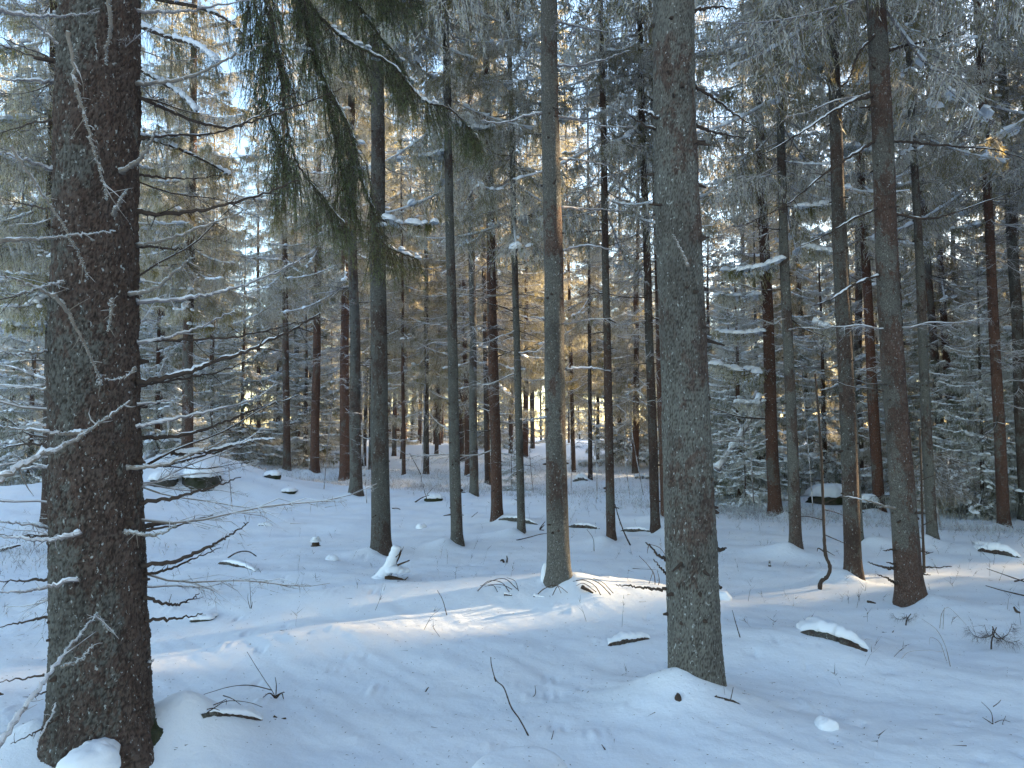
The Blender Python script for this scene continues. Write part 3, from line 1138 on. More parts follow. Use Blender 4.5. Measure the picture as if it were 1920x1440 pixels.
DA = A_BASE[1]
P_, D_, T_ = M_TWIG_PALE, M_TWIG_DARK, M_TWIG
NB = [
    # right-hand branches
    ([(255, 20), (330, 22), (400, 12), (485, -4)], 8, .0, .3, T_, .1, 0, .5),
    ([(252, 157), (300, 155), (370, 138), (430, 110), (500, 80)], 9, 0, -.3, P_, .15, 0, .4),
    ([(255, 178), (300, 200), (370, 228), (430, 238), (490, 222), (560, 198), (640, 165)], 8, 0, .6, D_, 0, .2, 1.1),
    ([(255, 262), (320, 253), (400, 250), (470, 222), (560, 170)], 6, 0, .8, D_, 0, .3, 1.0),
    ([(228, 322), (258, 302), (280, 272), (291, 244)], 10, -.15, -.5, P_, .5, 0, .4),
    ([(258, 328), (340, 335), (440, 328)], 5, .1, .5, D_, 0, 0, .6),
    ([(214, 402), (224, 378), (238, 357)], 9, -.2, -.5, P_, .7, 0, .2),
    ([(252, 398), (310, 400), (390, 392), (480, 368), (560, 338)], 10, 0, .3, D_, 0, .35, .9),
    ([(256, 461), (320, 446), (380, 425), (440, 403), (482, 380)], 7, 0, -.25, P_, .15, 0, .6),
    ([(256, 462), (320, 466), (380, 470)], 6, .05, .2, D_, 0, 0, .6),
    ([(244, 551), (290, 541), (330, 508), (366, 478)], 9, -.1, -.6, P_, .5, 0, .5),
    ([(256, 567), (340, 561), (400, 550), (470, 530), (540, 500), (590, 468)], 9, 0, .5, T_, .1, .25, 1.0),
    ([(258, 643), (320, 630), (380, 610), (440, 580)], 8, 0, .2, T_, .1, 0, .8),
    ([(258, 640), (350, 637), (440, 632), (520, 615), (600, 595)], 6, 0, .5, D_, 0, 0, 1.0),
    ([(256, 718), (340, 701), (400, 680), (470, 655), (540, 622), (600, 588)], 11, 0, .4, D_, 0, .35, .8),
    ([(258, 724), (330, 712), (400, 700), (480, 672)], 6, .1, .6, D_, 0, 0, .8),
    ([(256, 758), (310, 752), (350, 742)], 6, 0, .2, T_, .1, 0, 1.0),
    ([(254, 801), (320, 786), (400, 769), (470, 750), (520, 720)], 8, 0, .4, T_, .1, .1, 1.0),
    ([(256, 822), (340, 816), (400, 799), (470, 772), (560, 740)], 8, .1, .7, D_, 0, .15, 1.0),
    ([(237, 877), (300, 872), (350, 855), (400, 838), (425, 820)], 9, -.1, .1, P_, .3, 0, .5),
    ([(320, 849), (380, 848), (440, 834), (480, 825), (515, 823)], 9, .5, .9, D_, 0, 1.6, .3),
    ([(256, 878), (330, 868), (400, 848), (470, 834)], 7, 0, .5, D_, 0, 0, .4),
    ([(262, 942), (340, 930), (400, 912), (452, 895)], 8, 0, .1, D_, 0, 0, .2),
    ([(236, 997), (290, 1003), (330, 985)], 8, -.2, -.35, P_, 1.2, 0, 1.0),
    ([(262, 995), (330, 985), (400, 965)], 6, 0, .2, D_, 0, 0, .5),
    ([(264, 1062), (330, 1052), (390, 1026), (430, 1004), (466, 979)], 9, 0, .15, D_, 0, 0, .4),
    ([(270, 1078), (320, 1066), (365, 1047), (415, 1027)], 6, .05, .3, D_, 0, 0, .6),
    ([(270, 1121), (320, 1133), (345, 1130), (374, 1112)], 7, 0, .1, D_, 0, 0, .5),
    ([(272, 1162), (330, 1160), (380, 1150)], 7, 0, .15, D_, 0, 0, .2),
    ([(272, 1250), (289, 1236)], 9, .05, -.05, T_, 0, 0, 0),
    # in front of the trunk, hoary with lichen
    ([(203, -10), (208, 50), (200, 90), (199, 122)], 9, -.5, -.3, P_, 1.1, 0, .6),
    ([(128, 60), (143, 160), (160, 220), (178, 290), (192, 335), (200, 375)], 8, -.5, -.42, P_, 1.1, 0, 1.6),
    ([(20, 275), (60, 335), (95, 385), (125, 435), (150, 480), (166, 525)], 7, -.7, -.35, P_, .9, 0, 1.1),
    ([(0, 452), (70, 448), (140, 441), (217, 434)], 9, -.9, -.5, P_, .9, .3, .3),
    ([(-5, 22), (60, 28), (120, 30), (186, 22)], 9, -.7, -.45, T_, .9, .2, .4),
    ([(100, 550), (135, 600), (165, 660), (185, 705), (190, 722)], 8, -.7, -.35, P_, 1.0, 0, 1.2),
    ([(210, 562), (208, 590), (201, 622)], 8, -.3, -.25, P_, 1.6, 0, 1.6),
    ([(-12, 905), (60, 862), (120, 834), (180, 797), (243, 752)], 14, -.9, -.45, P_, 1.1, .45, .8),
    ([(-8, 1402), (40, 1335), (85, 1272), (120, 1225), (158, 1180), (184, 1150)], 12, -1.1, -.4, T_, .5, 0, .5),
    ([(115, 1250), (150, 1238), (172, 1210)], 6, -.5, -.4, P_, .7, 0, .8),
    ([(180, 1155), (195, 1172), (215, 1190)], 5, -.4, -.38, P_, 1.3, 0, 1.0),
    ([(255, 690), (230, 708), (196, 711)], 5, -.3, -.28, P_, .4, 0, .8),
    # left-hand branches
    ([(135, 110), (80, 55), (30, 5), (5, -20)], 7, -.1, -.4, T_, .4, .2, .6),
    ([(125, 120), (70, 98), (0, 70)], 6, 0, .4, D_, 0, .2, .6),
    ([(128, 122), (70, 108), (0, 84)], 6, 0, .2, D_, 0, .2, .8),
    ([(128, 156), (60, 152), (0, 148)], 8, 0, -.2, T_, .3, .8, .5),
    ([(125, 218), (60, 232), (0, 250)], 6, 0, .3, D_, 0, 0, .9),
    ([(126, 322), (90, 314), (50, 300), (0, 285)], 10, -.05, -.3, T_, .3, .3, .6),
    ([(124, 395), (70, 388), (0, 372)], 6, 0, .4, D_, 0, 0, .8),
    ([(126, 528), (90, 535), (40, 550), (0, 552)], 6, -.2, -.6, P_, .9, .2, 1.0),
    ([(128, 570), (70, 540), (20, 520), (-10, 505)], 7, -.2, -.5, P_, .6, .2, 1.0),
    ([(124, 655), (80, 660), (40, 664), (0, 661)], 7, 0, -.5, P_, .9, .5, 1.0),
    ([(122, 720), (70, 705), (30, 690), (0, 684)], 7, 0, .4, T_, 0, .7, 1.0),
    ([(122, 728), (60, 728), (0, 724)], 6, 0, .1, P_, .4, .3, .8),
    ([(160, 811), (110, 812), (50, 806), (-5, 800)], 9, -.3, -.5, P_, .8, .5, .7),
    ([(122, 836), (60, 832), (0, 840)], 7, 0, .3, D_, 0, .4, .8),
    ([(148, 882), (90, 876), (30, 880), (0, 884)], 6, 0, -.2, T_, .3, .4, .8),
    ([(150, 996), (100, 1012), (50, 1010), (-5, 1006)], 10, -.3, -.5, T_, .3, .2, .8),
    ([(122, 1004), (60, 1006), (0, 1002)], 7, 0, .2, D_, .1, .1, .8),
    ([(120, 994), (60, 985), (0, 978)], 6, 0, -.3, T_, .6, .2, 1.1),
    ([(146, 1085), (90, 1100), (50, 1108), (-5, 1110)], 9, -.3, -.5, T_, .2, .15, .7),
    ([(120, 1085), (60, 1088), (0, 1090)], 7, 0, .1, D_, 0, 0, .6),
    ([(118, 1152), (60, 1162), (0, 1176)], 7, 0, .1, D_, 0, 0, .4),
    ([(118, 1262), (60, 1270), (-5, 1280)], 6, 0, .1, D_, 0, 0, .1),
    ([(115, 1278), (90, 1295), (60, 1310)], 6, 0, .1, D_, 0, 0, .3),
    ([(112, 1300), (95, 1345), (70, 1390)], 5, -.1, -.4, T_, .2, 0, .8),
    ([(112, 1345), (70, 1370), (20, 1395)], 5, -.2, -.3, D_, 0, 0, .9),
]
for i_, (pts, w, a, b, mt, fr, sn, tw) in enumerate(NB):
    near_branch(pts, w, DA + a - .02, DA + b, ra, 500 + i_, mt, fr, sn, tw * 1.5)

gx = random.Random(8)
for q in range(34):
    z = gx.uniform(.7, 4.2)
    a = gx.choice((gx.gauss(0.5, .5), math.pi + gx.gauss(-.4, .5)))
    o = obj('dead_branch', BR[gx.randrange(len(BR))], ra)
    rr_ = trunk_r(rA, HA, z) * .9
    o.location = (math.cos(a) * rr_, math.sin(a) * rr_, z)
    o.rotation_euler = (gx.uniform(-.6, .6), R(gx.uniform(-30, 12)), a)
    q2 = gx.uniform(.3, .75)
    o.scale = (q2, q2 * .8, q2 * .8)

# branches of the big right spruce
DB = B_BASE[1]
for i_, (pts, w, a, b, mt, fr, sn, tw) in enumerate([
    ([(1262, 1103), (1225, 1104), (1190, 1100), (1155, 1096)], 7, 0, .1, D_, 0, 0, .1),
    ([(1258, 1056), (1235, 1040), (1210, 1017)], 8, 0, .1, D_, 0, 0, .6),
    ([(1258, 1084), (1242, 1068), (1225, 1048)], 6, 0, .1, D_, 0, 0, .2),
    ([(1342, 1031), (1355, 1030), (1362, 1027)], 9, 0, 0, D_, 0, 0, 0),
    ([(1343, 1100), (1353, 1102)], 10, 0, 0, D_, 0, 0, 0),
    ([(1236, 246), (1210, 235), (1190, 222), (1180, 216)], 6, 0, -.2, D_, 0, .4, .4),
    ([(1236, 222), (1215, 212), (1196, 205)], 7, -.05, -.2, D_, 0, .9, .1),
    ([(1290, 500), (1278, 470), (1262, 440)], 6, -.3, -.3, P_, .4, 0, .5),
    ([(1300, 20), (1340, 14), (1380, 16)], 7, 0, .2, D_, 0, .6, .4),
    ([(1300, 160), (1340, 185), (1380, 215), (1420, 240)], 7, 0, .6, D_, 0, .5, .8),
    ([(1305, 235), (1350, 250), (1400, 260)], 7, 0, .5, D_, 0, .5, .8),
]):
    near_branch(pts, w, DB + a, DB + b, rb, 700 + i_, mt, fr, sn, tw)

# spiky and bent branches of the large brown spruce, and long limbs crossing the upper wood
def host(labelpart):
    for o in COL.objects:
        if o.get('label', '').startswith(labelpart):
            return o


hs = host('large brown grey spruce')
dH = hs.location.y
for i_, (pts, w, a, b, sn, tw) in enumerate([
    ([(1665, 95), (1700, 85), (1760, 70), (1820, 35)], 7, 0, 1.0, .4, 1.0),
    ([(1645, 60), (1610, 100), (1590, 150), (1560, 175)], 6, 0, -.6, .5, 1.0),
    ([(1640, 178), (1600, 190), (1560, 210), (1500, 250), (1430, 290)], 7, 0, -.5, .8, 1.0),
    ([(1645, 262), (1600, 290), (1540, 330), (1480, 380), (1400, 420)], 6, 0, -.4, .6, 1.0),
    ([(1668, 265), (1720, 268), (1790, 275), (1860, 280), (1925, 300)], 6, 0, .8, .4, 1.0),
    ([(1650, 390), (1600, 410), (1550, 440), (1500, 462)], 5, 0, -.4, .4, 1.0),
    ([(1672, 400), (1740, 410), (1800, 395), (1925, 350)], 6, 0, .8, .4, 1.0),
    ([(1650, 515), (1600, 535), (1560, 560), (1520, 575)], 6, 0, -.5, .7, .8),
    ([(1690, 955), (1660, 950), (1630, 940), (1580, 930)], 6, 0, -.3, .5, .8),
    ([(1682, 1030), (1655, 1032)], 5, 0, -.1, 0, .4),
    ([(1680, 1066), (1655, 1063), (1627, 1054)], 6, 0, -.1, 0, .3),
    ([(1682, 1096), (1665, 1085), (1645, 1077)], 5, 0, -.2, 0, 1.2),
    ([(1680, 1058), (1662, 1054)], 5, 0, -.1, 0, .3),
    ([(1722, 1062), (1750, 1064), (1785, 1062)], 4, 0, .2, 0, .4),
    ([(1722, 1075), (1745, 1078)], 4, 0, .1, 0, .2),
    ([(1720, 1032), (1744, 1036)], 4, 0, .1, 0, .2),
]):
    near_branch(pts, w, dH + a, dH + b, hs, 740 + i_, M_TWIG_DARK if i_ != 8 else P_, 0, sn, tw)
hs = host('grey scaly spruce with a sunlit')
dH = hs.location.y
for i_, (pts, w, a, b, sn, tw) in enumerate([
    ([(1040, 122), (1080, 124), (1130, 112), (1180, 95)], 6, 0, .6, .7, 1.0),
    ([(1042, 40), (1090, 52), (1150, 62)], 6, 0, .6, .7, 1.0),
    ([(1045, 218), (1085, 225), (1130, 236), (1190, 238)], 5, 0, .6, .5, .9),
    ([(1018, 212), (980, 218), (940, 230), (900, 226)], 5, 0, -.4, .9, .9),
    ([(1050, 298), (1090, 300), (1140, 310)], 5, 0, .6, .9, .9),
    ([(1050, 388), (1110, 392), (1180, 396)], 5, 0, .5, .6, .9),
    ([(1055, 470), (1100, 460), (1160, 472)], 5, 0, .5, .6, .9),
    ([(1062, 692), (1110, 690), (1145, 696)], 5, 0, .4, 1.0, .6),
    ([(1032, 782), (1000, 786), (975, 786)], 4, 0, -.3, .4, .4),
    ([(1020, 598), (995, 594)], 5, 0, -.1, .5, .5),
]):
    near_branch(pts, w, dH + a, dH + b, hs, 780 + i_, M_TWIG, .25, sn, tw)


# ------------------------------------------------------------ green boughs hanging in from above
def green_bough(pts, d0, d1, parent, seed, hang=.34, wpx=7, dens=1.0, sidelen=.35, snow=1.0, start=.0):
    g = np.random.default_rng(seed)
    ds = np.linspace(d0, d1, len(pts))
    P = np.array([W(p[0], p[1], d) for p, d in zip(pts, ds)])
    P[1:] += g.normal(scale=.025, size=(len(P) - 1, 3))
    n = 12 * len(pts)
    S = smooth_path(P, n)
    S[1:-1] += g.normal(scale=.003, size=(n - 2, 3))
    t = np.linspace(0, 1, n)
    L = np.linalg.norm(np.diff(S, axis=0), axis=1).sum()
    r = wpx / 2 / F * d0
    m = MB()
    V, T = tube(S, r * (1.1 - .85 * t), 6, .1)
    m.add(V, T, 1)
    nb = int(L / .022 * dens)
    u = start + (1 - start) * g.random(nb)
    p = np.stack([np.interp(u, t, S[:, c]) for c in range(3)], -1)
    tg = norm(np.stack([np.interp(u, t, np.gradient(S[:, c])) for c in range(3)], -1))
    sd = norm(np.cross(tg, (0, 0, 1.0))) * g.choice([-1, 1], nb)[:, None]
    bl = sidelen * (1.05 - u) ** .5 * g.uniform(.15, 1, nb) + .03
    bd = norm(sd * .8 + tg * g.uniform(.3, .9, nb)[:, None] + np.array((0, 0, -.25)))
    end = p + bd * bl[:, None] + np.array((0, 0, -.25)) * bl[:, None]
    V, T = ribbons(p, (p + end) / 2, end, .006, g)
    m.add(V, T, 1)
    # hanging curtain twigs
    nh = 4
    s = g.uniform(0, 1, (nb, nh))
    hp = p[:, None] + (end - p)[:, None] * s[..., None]
    hl = hang * g.uniform(.25, 1.2, (nb, nh)) * (.5 + .7 * np.sin(np.pi * np.clip(u, 0, .95))[:, None])
    hp = hp.reshape(-1, 3)
    hl = hl.ravel()
    dv = norm(np.array((0, 0, -1.0)) + g.normal(scale=.17, size=hp.shape) + .22 * np.repeat(tg, nh, axis=0) + .2 * np.repeat(bd, nh, axis=0))
    he = hp + dv * hl[:, None]
    V, T = ribbons(hp, (hp + he) / 2, he, .004, g)
    m.add(V, T, 1)
    # side shoots forking off the hanging twigs
    ns_ = 3
    fu = g.uniform(.1, .95, (len(hp), ns_, 1))
    fp = (hp[:, None] + dv[:, None] * (hl[:, None, None] * fu)).reshape(-1, 3)
    fd = norm(np.repeat(dv, ns_, 0) + g.normal(scale=.55, size=fp.shape))
    fL = g.uniform(.03, .11, len(fp))
    V, T = ribbons(fp, fp + fd * fL[:, None] * .5, fp + fd * fL[:, None], .003, g)
    m.add(V, T, 1)
    for P0, D0, LL, den in ((hp, dv, hl, 105), (fp, fd, fL, 110), (p, norm(end - p), bl, 150)):
        cnt = np.maximum(3, (LL * den).astype(int))
        idx = np.repeat(np.arange(len(P0)), cnt)
        uu = g.random(len(idx))
        q = P0[idx] + D0[idx] * (LL[idx] * uu)[:, None]
        nd_ = norm(D0[idx] * .9 + g.normal(scale=.55, size=q.shape))
        V, T = sprays(q, nd_, g.uniform(.014, .026, len(idx)), .0034, g)
        grey = (g.random(len(P0)) < .38)[idx]
        m.add(V, T[~grey], 0)
        m.add(V, T[grey][::2], 2)
    o = obj('green_bough', m.mesh('green_bough', [M_NEEDLE_NEAR, M_TWIG_DARK, M_NEEDLE_GREY]), None)
    o.parent = parent
    bpy.context.view_layer.update()
    o.matrix_parent_inverse = parent.matrix_world.inverted()
    if snow > 0:
        sm = MB()
        on = np.interp(np.arange(n), np.arange(0, n + 6, 6), g.random(len(np.arange(0, n + 6, 6)))) > .42
        sr = r * .8 * g.uniform(.4, 1.6, n) * np.where(on, 1, .05) * snow
        V, T = tube(S + np.array((0, 0, 1.0)) * (r * .9), sr, 7, .2)
        sm.add(V, T, 0)
        for _ in range(int(L * 6 * snow)):
            q = g.uniform(.2, 1)
            c = np.array([np.interp(q, t, S[:, c]) for c in range(3)]) + np.array((g.uniform(-.05, .05), g.uniform(-.05, .05), .012))
            z = g.uniform(.5, 1.4)
            V, T = blob(c, .03 * z, .022 * z, .02 * z, g.uniform(0, 3), .2, 1, g=g)
            sm.add(V, T, 0)
        s_ = obj('snow', sm.mesh('bough_snow', [M_SNOW], True), o, kind='stuff')
    return o


print('boughs')
for i_, (pts, a, b, hg, w, de, sdl, sn) in enumerate([
    ([(430, -330), (500, -120), (560, 10), (610, 110), (655, 230), (675, 330), (700, 420), (735, 465), (785, 490)], 5.0, 6.2, .38, 11, .85, .30, .7),
    ([(460, -260), (560, -20), (610, 50), (660, 85), (720, 118), (790, 165), (850, 205), (885, 235), (898, 272)], 5.2, 6.4, .34, 8, 1.0, .20, 1.0),
    ([(480, -280), (600, -90), (660, 0), (720, 70), (750, 140), (770, 190)], 5.4, 6.2, .36, 8, .9, .3, .5),
    ([(420, -250), (490, -60), (520, 60), (530, 170), (560, 290), (600, 360), (650, 425)], 4.8, 5.6, .46, 9, .8, .40, .3),
    ([(450, -240), (540, -40), (570, 40), (600, 150), (620, 260), (640, 350), (650, 400)], 5.2, 5.9, .48, 9, .75, .38, .4),
    ([(380, -240), (460, -60), (490, 60), (505, 180), (515, 300), (530, 380)], 4.9, 5.8, .45, 7, 1.0, .34, .3),
    ([(400, -260), (470, -80), (500, 0), (515, 80), (525, 150)], 5.0, 5.4, .40, 8, 1.0, .28, .5),
    ([(620, -170), (680, -60), (705, -20), (740, -4), (780, -10)], 5.4, 5.8, .26, 8, 1.4, .2, .5),
    ([(570, -170), (610, -70), (640, -30), (680, -10)], 5.4, 5.9, .22, 8, 1.2, .2, .5),
]):
    green_bough(pts, a, b, ra, 800 + i_, hg, w, de, sdl, sn)

# the green curtains right of the thick trunk belong to the dark spruce behind it
hs = host('dark spruce just behind')
dH = hs.location.y
for i_, (pts, a, b, hg, w, de, sdl) in enumerate([
    ([(150, -60), (230, -30), (300, 0), (370, 10), (430, 40), (470, 75)], 0, -1.2, .9, 10, .85, .7),
    ([(150, 0), (240, 40), (310, 70), (370, 90), (410, 120)], 0, -2.0, .8, 10, .85, .7),
    ([(140, 60), (220, 110), (290, 150), (340, 180), (370, 215)], 0, -1.0, .7, 9, .8, .6),
    ([(140, 220), (230, 250), (320, 270), (390, 300), (430, 330)], 0, 1.0, .6, 9, .7, .6),
]):
    o = green_bough(pts, dH + a, dH + b, hs, 830 + i_, hg, w, de * .45, sdl, 1.2)

# moss-dark root running off the thick trunk
rt = MB()
P = smooth_path([W(225, 1340, DA + .05), W(275, 1392, DA + .02), W(325, 1420, DA), W(370, 1428, DA - .02), W(405, 1436, DA - .02)], 60)
V, T = tube(P, np.linspace(.115, .012, 60), 36, .05)
V = V + (np.stack([perlin(V[:, 0] * 22, V[:, 2] * 22 + V[:, 1] * 9, 31), perlin(V[:, 1] * 22, V[:, 0] * 22, 32), perlin(V[:, 0] * 20, V[:, 1] * 20 + V[:, 2] * 9, 33)], -1)) * .016
rt.add(V, T, 0)
o = obj('root', rt.mesh('root', [M_ROCK], True), None, label='dark moss covered root under the snow')
o.parent = ra
bpy.context.view_layer.update()
o.matrix_parent_inverse = ra.matrix_world.inverted()

# snow laden boughs that stand out against the dim wood
SB = []
for q in range(4):
    fa, sa = live_branch(1.3, 400 + q, hang=.22, dens=.9, fan=.42, snow=0)
    g_ = np.random.default_rng(410 + q)
    sm = MB()
    for _ in range(15):
        u_ = g_.uniform(.15, 1.0)
        off = g_.uniform(-1, 1) * .26 * (1.1 - u_)
        zz = g_.uniform(.6, 1.5)
        V, T = blob((1.3 * u_, off, 1.3 * (-.24 * u_ + .24 * u_ ** 2.4) + .02 - abs(off) * .3), .12 * zz, .08 * zz, .075 * zz, g_.uniform(-1, 1), .25, 1, g=g_)
        sm.add(V, T, 0)
    SB.append((arr_mesh(fa, 'snowy_bough', [M_NEEDLE, M_TWIG_DARK]), sm.mesh('bough_snow', [M_SNOW], True)))
gx = random.Random(31)
cand = [(h[2], h[5], h[3], h[6], b_[1], h[0]) for h, b_ in zip(HERO, bases)]
heroes = [o for o in COL.objects if o.get('category') == 'tree' and o.type == 'EMPTY'][:len(HERO)]
for px, py in [(930, 65), (905, 112), (955, 90), (1520, 130), (1545, 118), (1510, 400), (1400, 520), (1430, 500), (1600, 290), (1640, 240), (1215, 290), (1410, 370), (1590, 330), (1070, 290), (1360, 560), (1720, 220),
               (340, 580), (375, 610), (310, 560), (1385, 630), (830, 300), (870, 240), (1130, 180), (1455, 250), (1690, 140), (1800, 200), (1830, 420), (1880, 330), (1750, 500), (1560, 480), (1480, 60), (1330, 90),
               (300, 500), (60, 560), (30, 460), (70, 620), (1250, 120), (990, 420), (760, 420), (1665, 360), (1350, 700), (1420, 760), (1590, 620)]:
    best = None
    for hh, ob in zip(cand, heroes):
        bx, tx, by, ty, d_, _n = hh
        if not 9 < d_ < 27:
            continue
        tpx = bx + (tx - bx) * (by - py) / (by - ty)
        dist = abs(px - tpx) + (40 if abs(px - tpx) < 14 else 0)
        if best is None or dist < best[0]:
            best = (dist, tpx, d_, ob)
    dist, tpx, d_, ob = best
    P = W(px, py, d_)
    zl = P[2] - ob.location.z + .12
    side = 0 if px > tpx else math.pi
    L = min(2.6, abs(px - tpx) / F * d_ + .45)
    k_ = gx.randrange(4)
    o = obj('snowy_bough', SB[k_][0], ob)
    o.location = (0, 0, zl)
    o.rotation_euler = (gx.uniform(-.2, .2), R(gx.uniform(-6, 14)), side + gx.uniform(-.5, .5))
    o.scale = (L / 1.3, max(.7, L / 1.5), max(.7, L / 1.5))
    c_ = obj('snow', SB[k_][1], o, kind='stuff')

# ------------------------------------------------------------ trees deeper in the wood
print('wood')
SH = np.array((math.sin(SUN_AZ), math.cos(SUN_AZ)))
SN = np.array((-SH[1], SH[0]))


def lane_ok(x, y, rad=.78):
    """keep the low sun's lanes open: a narrow one to the foreground bank, a looser one to the middle distance"""
    u = x * SN[0] + y * SN[1]
    s = x * SH[0] + y * SH[1]
    if s > 8 and 5.65 - rad < u < 6.35 + rad and s < 140:
        return False
    if s > 8 and 22.8 - 1.2 < u < 23.8 + 1.2:
        return False
    return True


def dens_keep(x, y, g):
    u = x * SN[0] + y * SN[1]
    s = x * SH[0] + y * SH[1]
    if 4 < s < 72 and 17 < u < 75:
        return False
    return True


placed = [(b_[0], b_[1]) for b_ in bases] + [(A_BASE[0], A_BASE[1]), (B_BASE[0], B_BASE[1])]
proto_trunks = []
for q in range(5):
    zs = np.concatenate([np.linspace(-.3, .6, 7), np.linspace(.8, 9, 24), np.linspace(9.5, 21, 10)])
    proto_trunks.append(trunk_shape(.125, 21, 12, zs, 61 + q, flare=.2, wob=.06).mesh('trunk', [M_BARK], True))
low_trunk = trunk_shape(.09, 10.5, 10, np.linspace(-.2, 10.4, 16), 71, flare=.2).mesh('trunk', [M_BARK], True)
small_trunk = trunk_shape(.035, 4.2, 8, np.linspace(-.1, 4.1, 9), 72, flare=.1).mesh('trunk', [M_BARK], True)

SHORT = ['the dark spruce behind the thick trunk', 'the spruce by the snowy hump', 'the thin reddish spruce by the hump', 'the mossy footed grey spruce', 'the slim pale trunk',
         'the straight reddish brown spruce', 'the orange red sunlit trunk', 'the grey trunk beside the sunlit one', 'the dark lichen covered spruce', 'the very thin reddish trunk',
         'the slender green mossy spruce', 'the orange brown slim trunk', 'the grey spruce with a notched foot', 'the slim shaded trunk', 'the red brown spruce at the log',
         'the slim greenish spruce', 'the grey spruce with an orange stripe', 'the thin trunk in mid wood', 'the dark slender spruce', 'the left brown trunk of the pair',
         'the right brown trunk of the pair', 'the dark red trunk', 'the straight grey spruce', 'the blotched dark spruce', 'the pale grey trunk', 'the red brown trunk at the right',
         'the large brown grey spruce', 'the grey spruce at the frosty bush', 'the light brown straight trunk', 'the dark red trunk of the right pair', 'the reddish flecked spruce',
         'the grey trunk at the right edge', 'the thickest scaly trunk', 'the large smooth spruce']
MARKS = [(h[2] + (h[5] - h[2]) * (h[3] - 700) / max(1, h[3] - h[6]), n_) for h, n_ in zip(HERO, SHORT)] + [(192, SHORT[-2]), (1283, SHORT[-1])]
SEEN = {}


def name_trees():
    """every tree of the deeper wood gets a label of its own: beside which trunk, which side, how far back"""
    order = ['', 'second ', 'third ', 'fourth ', 'fifth ', 'sixth ', 'seventh ', 'eighth ', 'ninth ', 'tenth ', 'eleventh ', 'twelfth ', 'thirteenth ', 'fourteenth ', 'fifteenth ']
    for (mark, side, young), lst in SEEN.items():
        lst.sort(key=lambda q: q[0])
        kind = 'young bushy spruce' if young else 'slim snowy spruce'
        for q, (d_, r_) in enumerate(lst):
            w_ = ('nearest ' if len(lst) > 1 else '') if q == 0 else order[min(q, 14)]
            r_['label'] = (w_ + kind + ' just ' + side + ' ' + mark)


def wood_tree(x, y, ck, size=1.0, g=random):
    z = float(H(x, y)) - .03
    px = 960 + x / y * F
    mk = min(MARKS, key=lambda q: abs(q[0] - px))
    side = 'left of' if px < mk[0] - 8 else 'right of' if px > mk[0] + 8 else 'behind'
    young = ck in ('low', 'small')
    grp = 'young bushy spruces in the wood' if young else 'slim spruces deep in the wood'
    lab = 'spruce in the wood'
    r = thing('young_spruce' if young else 'spruce_tree', lab, 'tree', (x, y, z), (g.gauss(0, .012), g.gauss(-.012, .012), g.uniform(0, 6.28)), grp)
    tm = low_trunk if ck == 'low' else small_trunk if ck == 'small' else proto_trunks[g.randrange(5)]
    SEEN.setdefault((mk[1], side, young), []).append((y, r))
    t = obj('trunk', tm, r)
    w = g.uniform(.75, 1.25)
    t.scale = (w * size, w * size, size)
    t.color = (g.choice((.9, .5, .2, .7)), g.uniform(.2, .7), g.uniform(0, .3), 1)
    c = obj('crown', CROWNS[ck][0], r)
    c.scale = (size,) * 3
    s = obj('crown_snow', CROWNS[ck][1], r, kind='stuff')
    s.scale = (size,) * 3
    if not young:
        d = obj('dead_twigs', TWIGS[g.randrange(4)], r, kind='stuff')
        d.rotation_euler = (0, 0, g.uniform(0, 6))
        q = g.uniform(.8, 1.3)
        d.scale = (q, q, 1)
    return r


gr = random.Random(5)


def free(x, y, dmin):
    return all((x - a) ** 2 + (y - b) ** 2 > dmin * dmin for a, b in placed)


# hand-placed young snowy spruces (px, distance, size)
for px, d, ck, sz in [(300, 26, 'low', 1.0), (395, 30, 'low', .8), (455, 34, 'low', 1.1), (520, 40, 'low', 1.0), (60, 19, 'low', .8), (20, 24, 'low', 1.1),
                      (250, 33, 'low', 1.1), (575, 33, 'low', .9), (1365, 20, 'low', .55),
                      (1330, 33, 'low', .9), (1540, 36, 'low', .8), (1840, 22, 'low', .7), (1900, 28, 'low', .9), (1690, 27, 'low', .7), (345, 21.5, 'small', .6),
                      (400, 23, 'small', .55), (1395, 17, 'small', .6), (960, 24, 'small', .45), (1455, 30, 'small', .9), (620, 48, 'low', 1.1),
                      (1600, 48, 'low', 1.1), (1780, 40, 'low', 1.0), (150, 40, 'low', 1.2),
                      (1385, 18.5, 'low', .62), (1545, 22, 'low', .8), (1700, 20, 'low', .65), (1835, 16.5, 'low', .6), (1915, 19, 'low', .85), (1325, 27, 'low', 1.0), (1420, 25, 'low', .9), (1640, 30, 'low', 1.0),
                      (800, 29, 'e', .9), (865, 36, 'green', 1.0), (930, 27, 'e', 1.0), (985, 38, 'green', 1.0), (1075, 29, 'e', .9), (1120, 36, 'green', .9), (1190, 31, 'e', 1.0), (740, 40, 'green', 1.0),
                      (1390, 28, 'e', 1.0), (1520, 27, 'green', 1.0), (1580, 33, 'e', 1.0), (1700, 29, 'e', 1.0), (1790, 25, 'green', .95), (1860, 31, 'e', 1.1)]:
    x = (px - 960) / F * d
    placed.append((x, d))
    wood_tree(x, d, ck, sz * gr.uniform(.92, 1.08), gr)

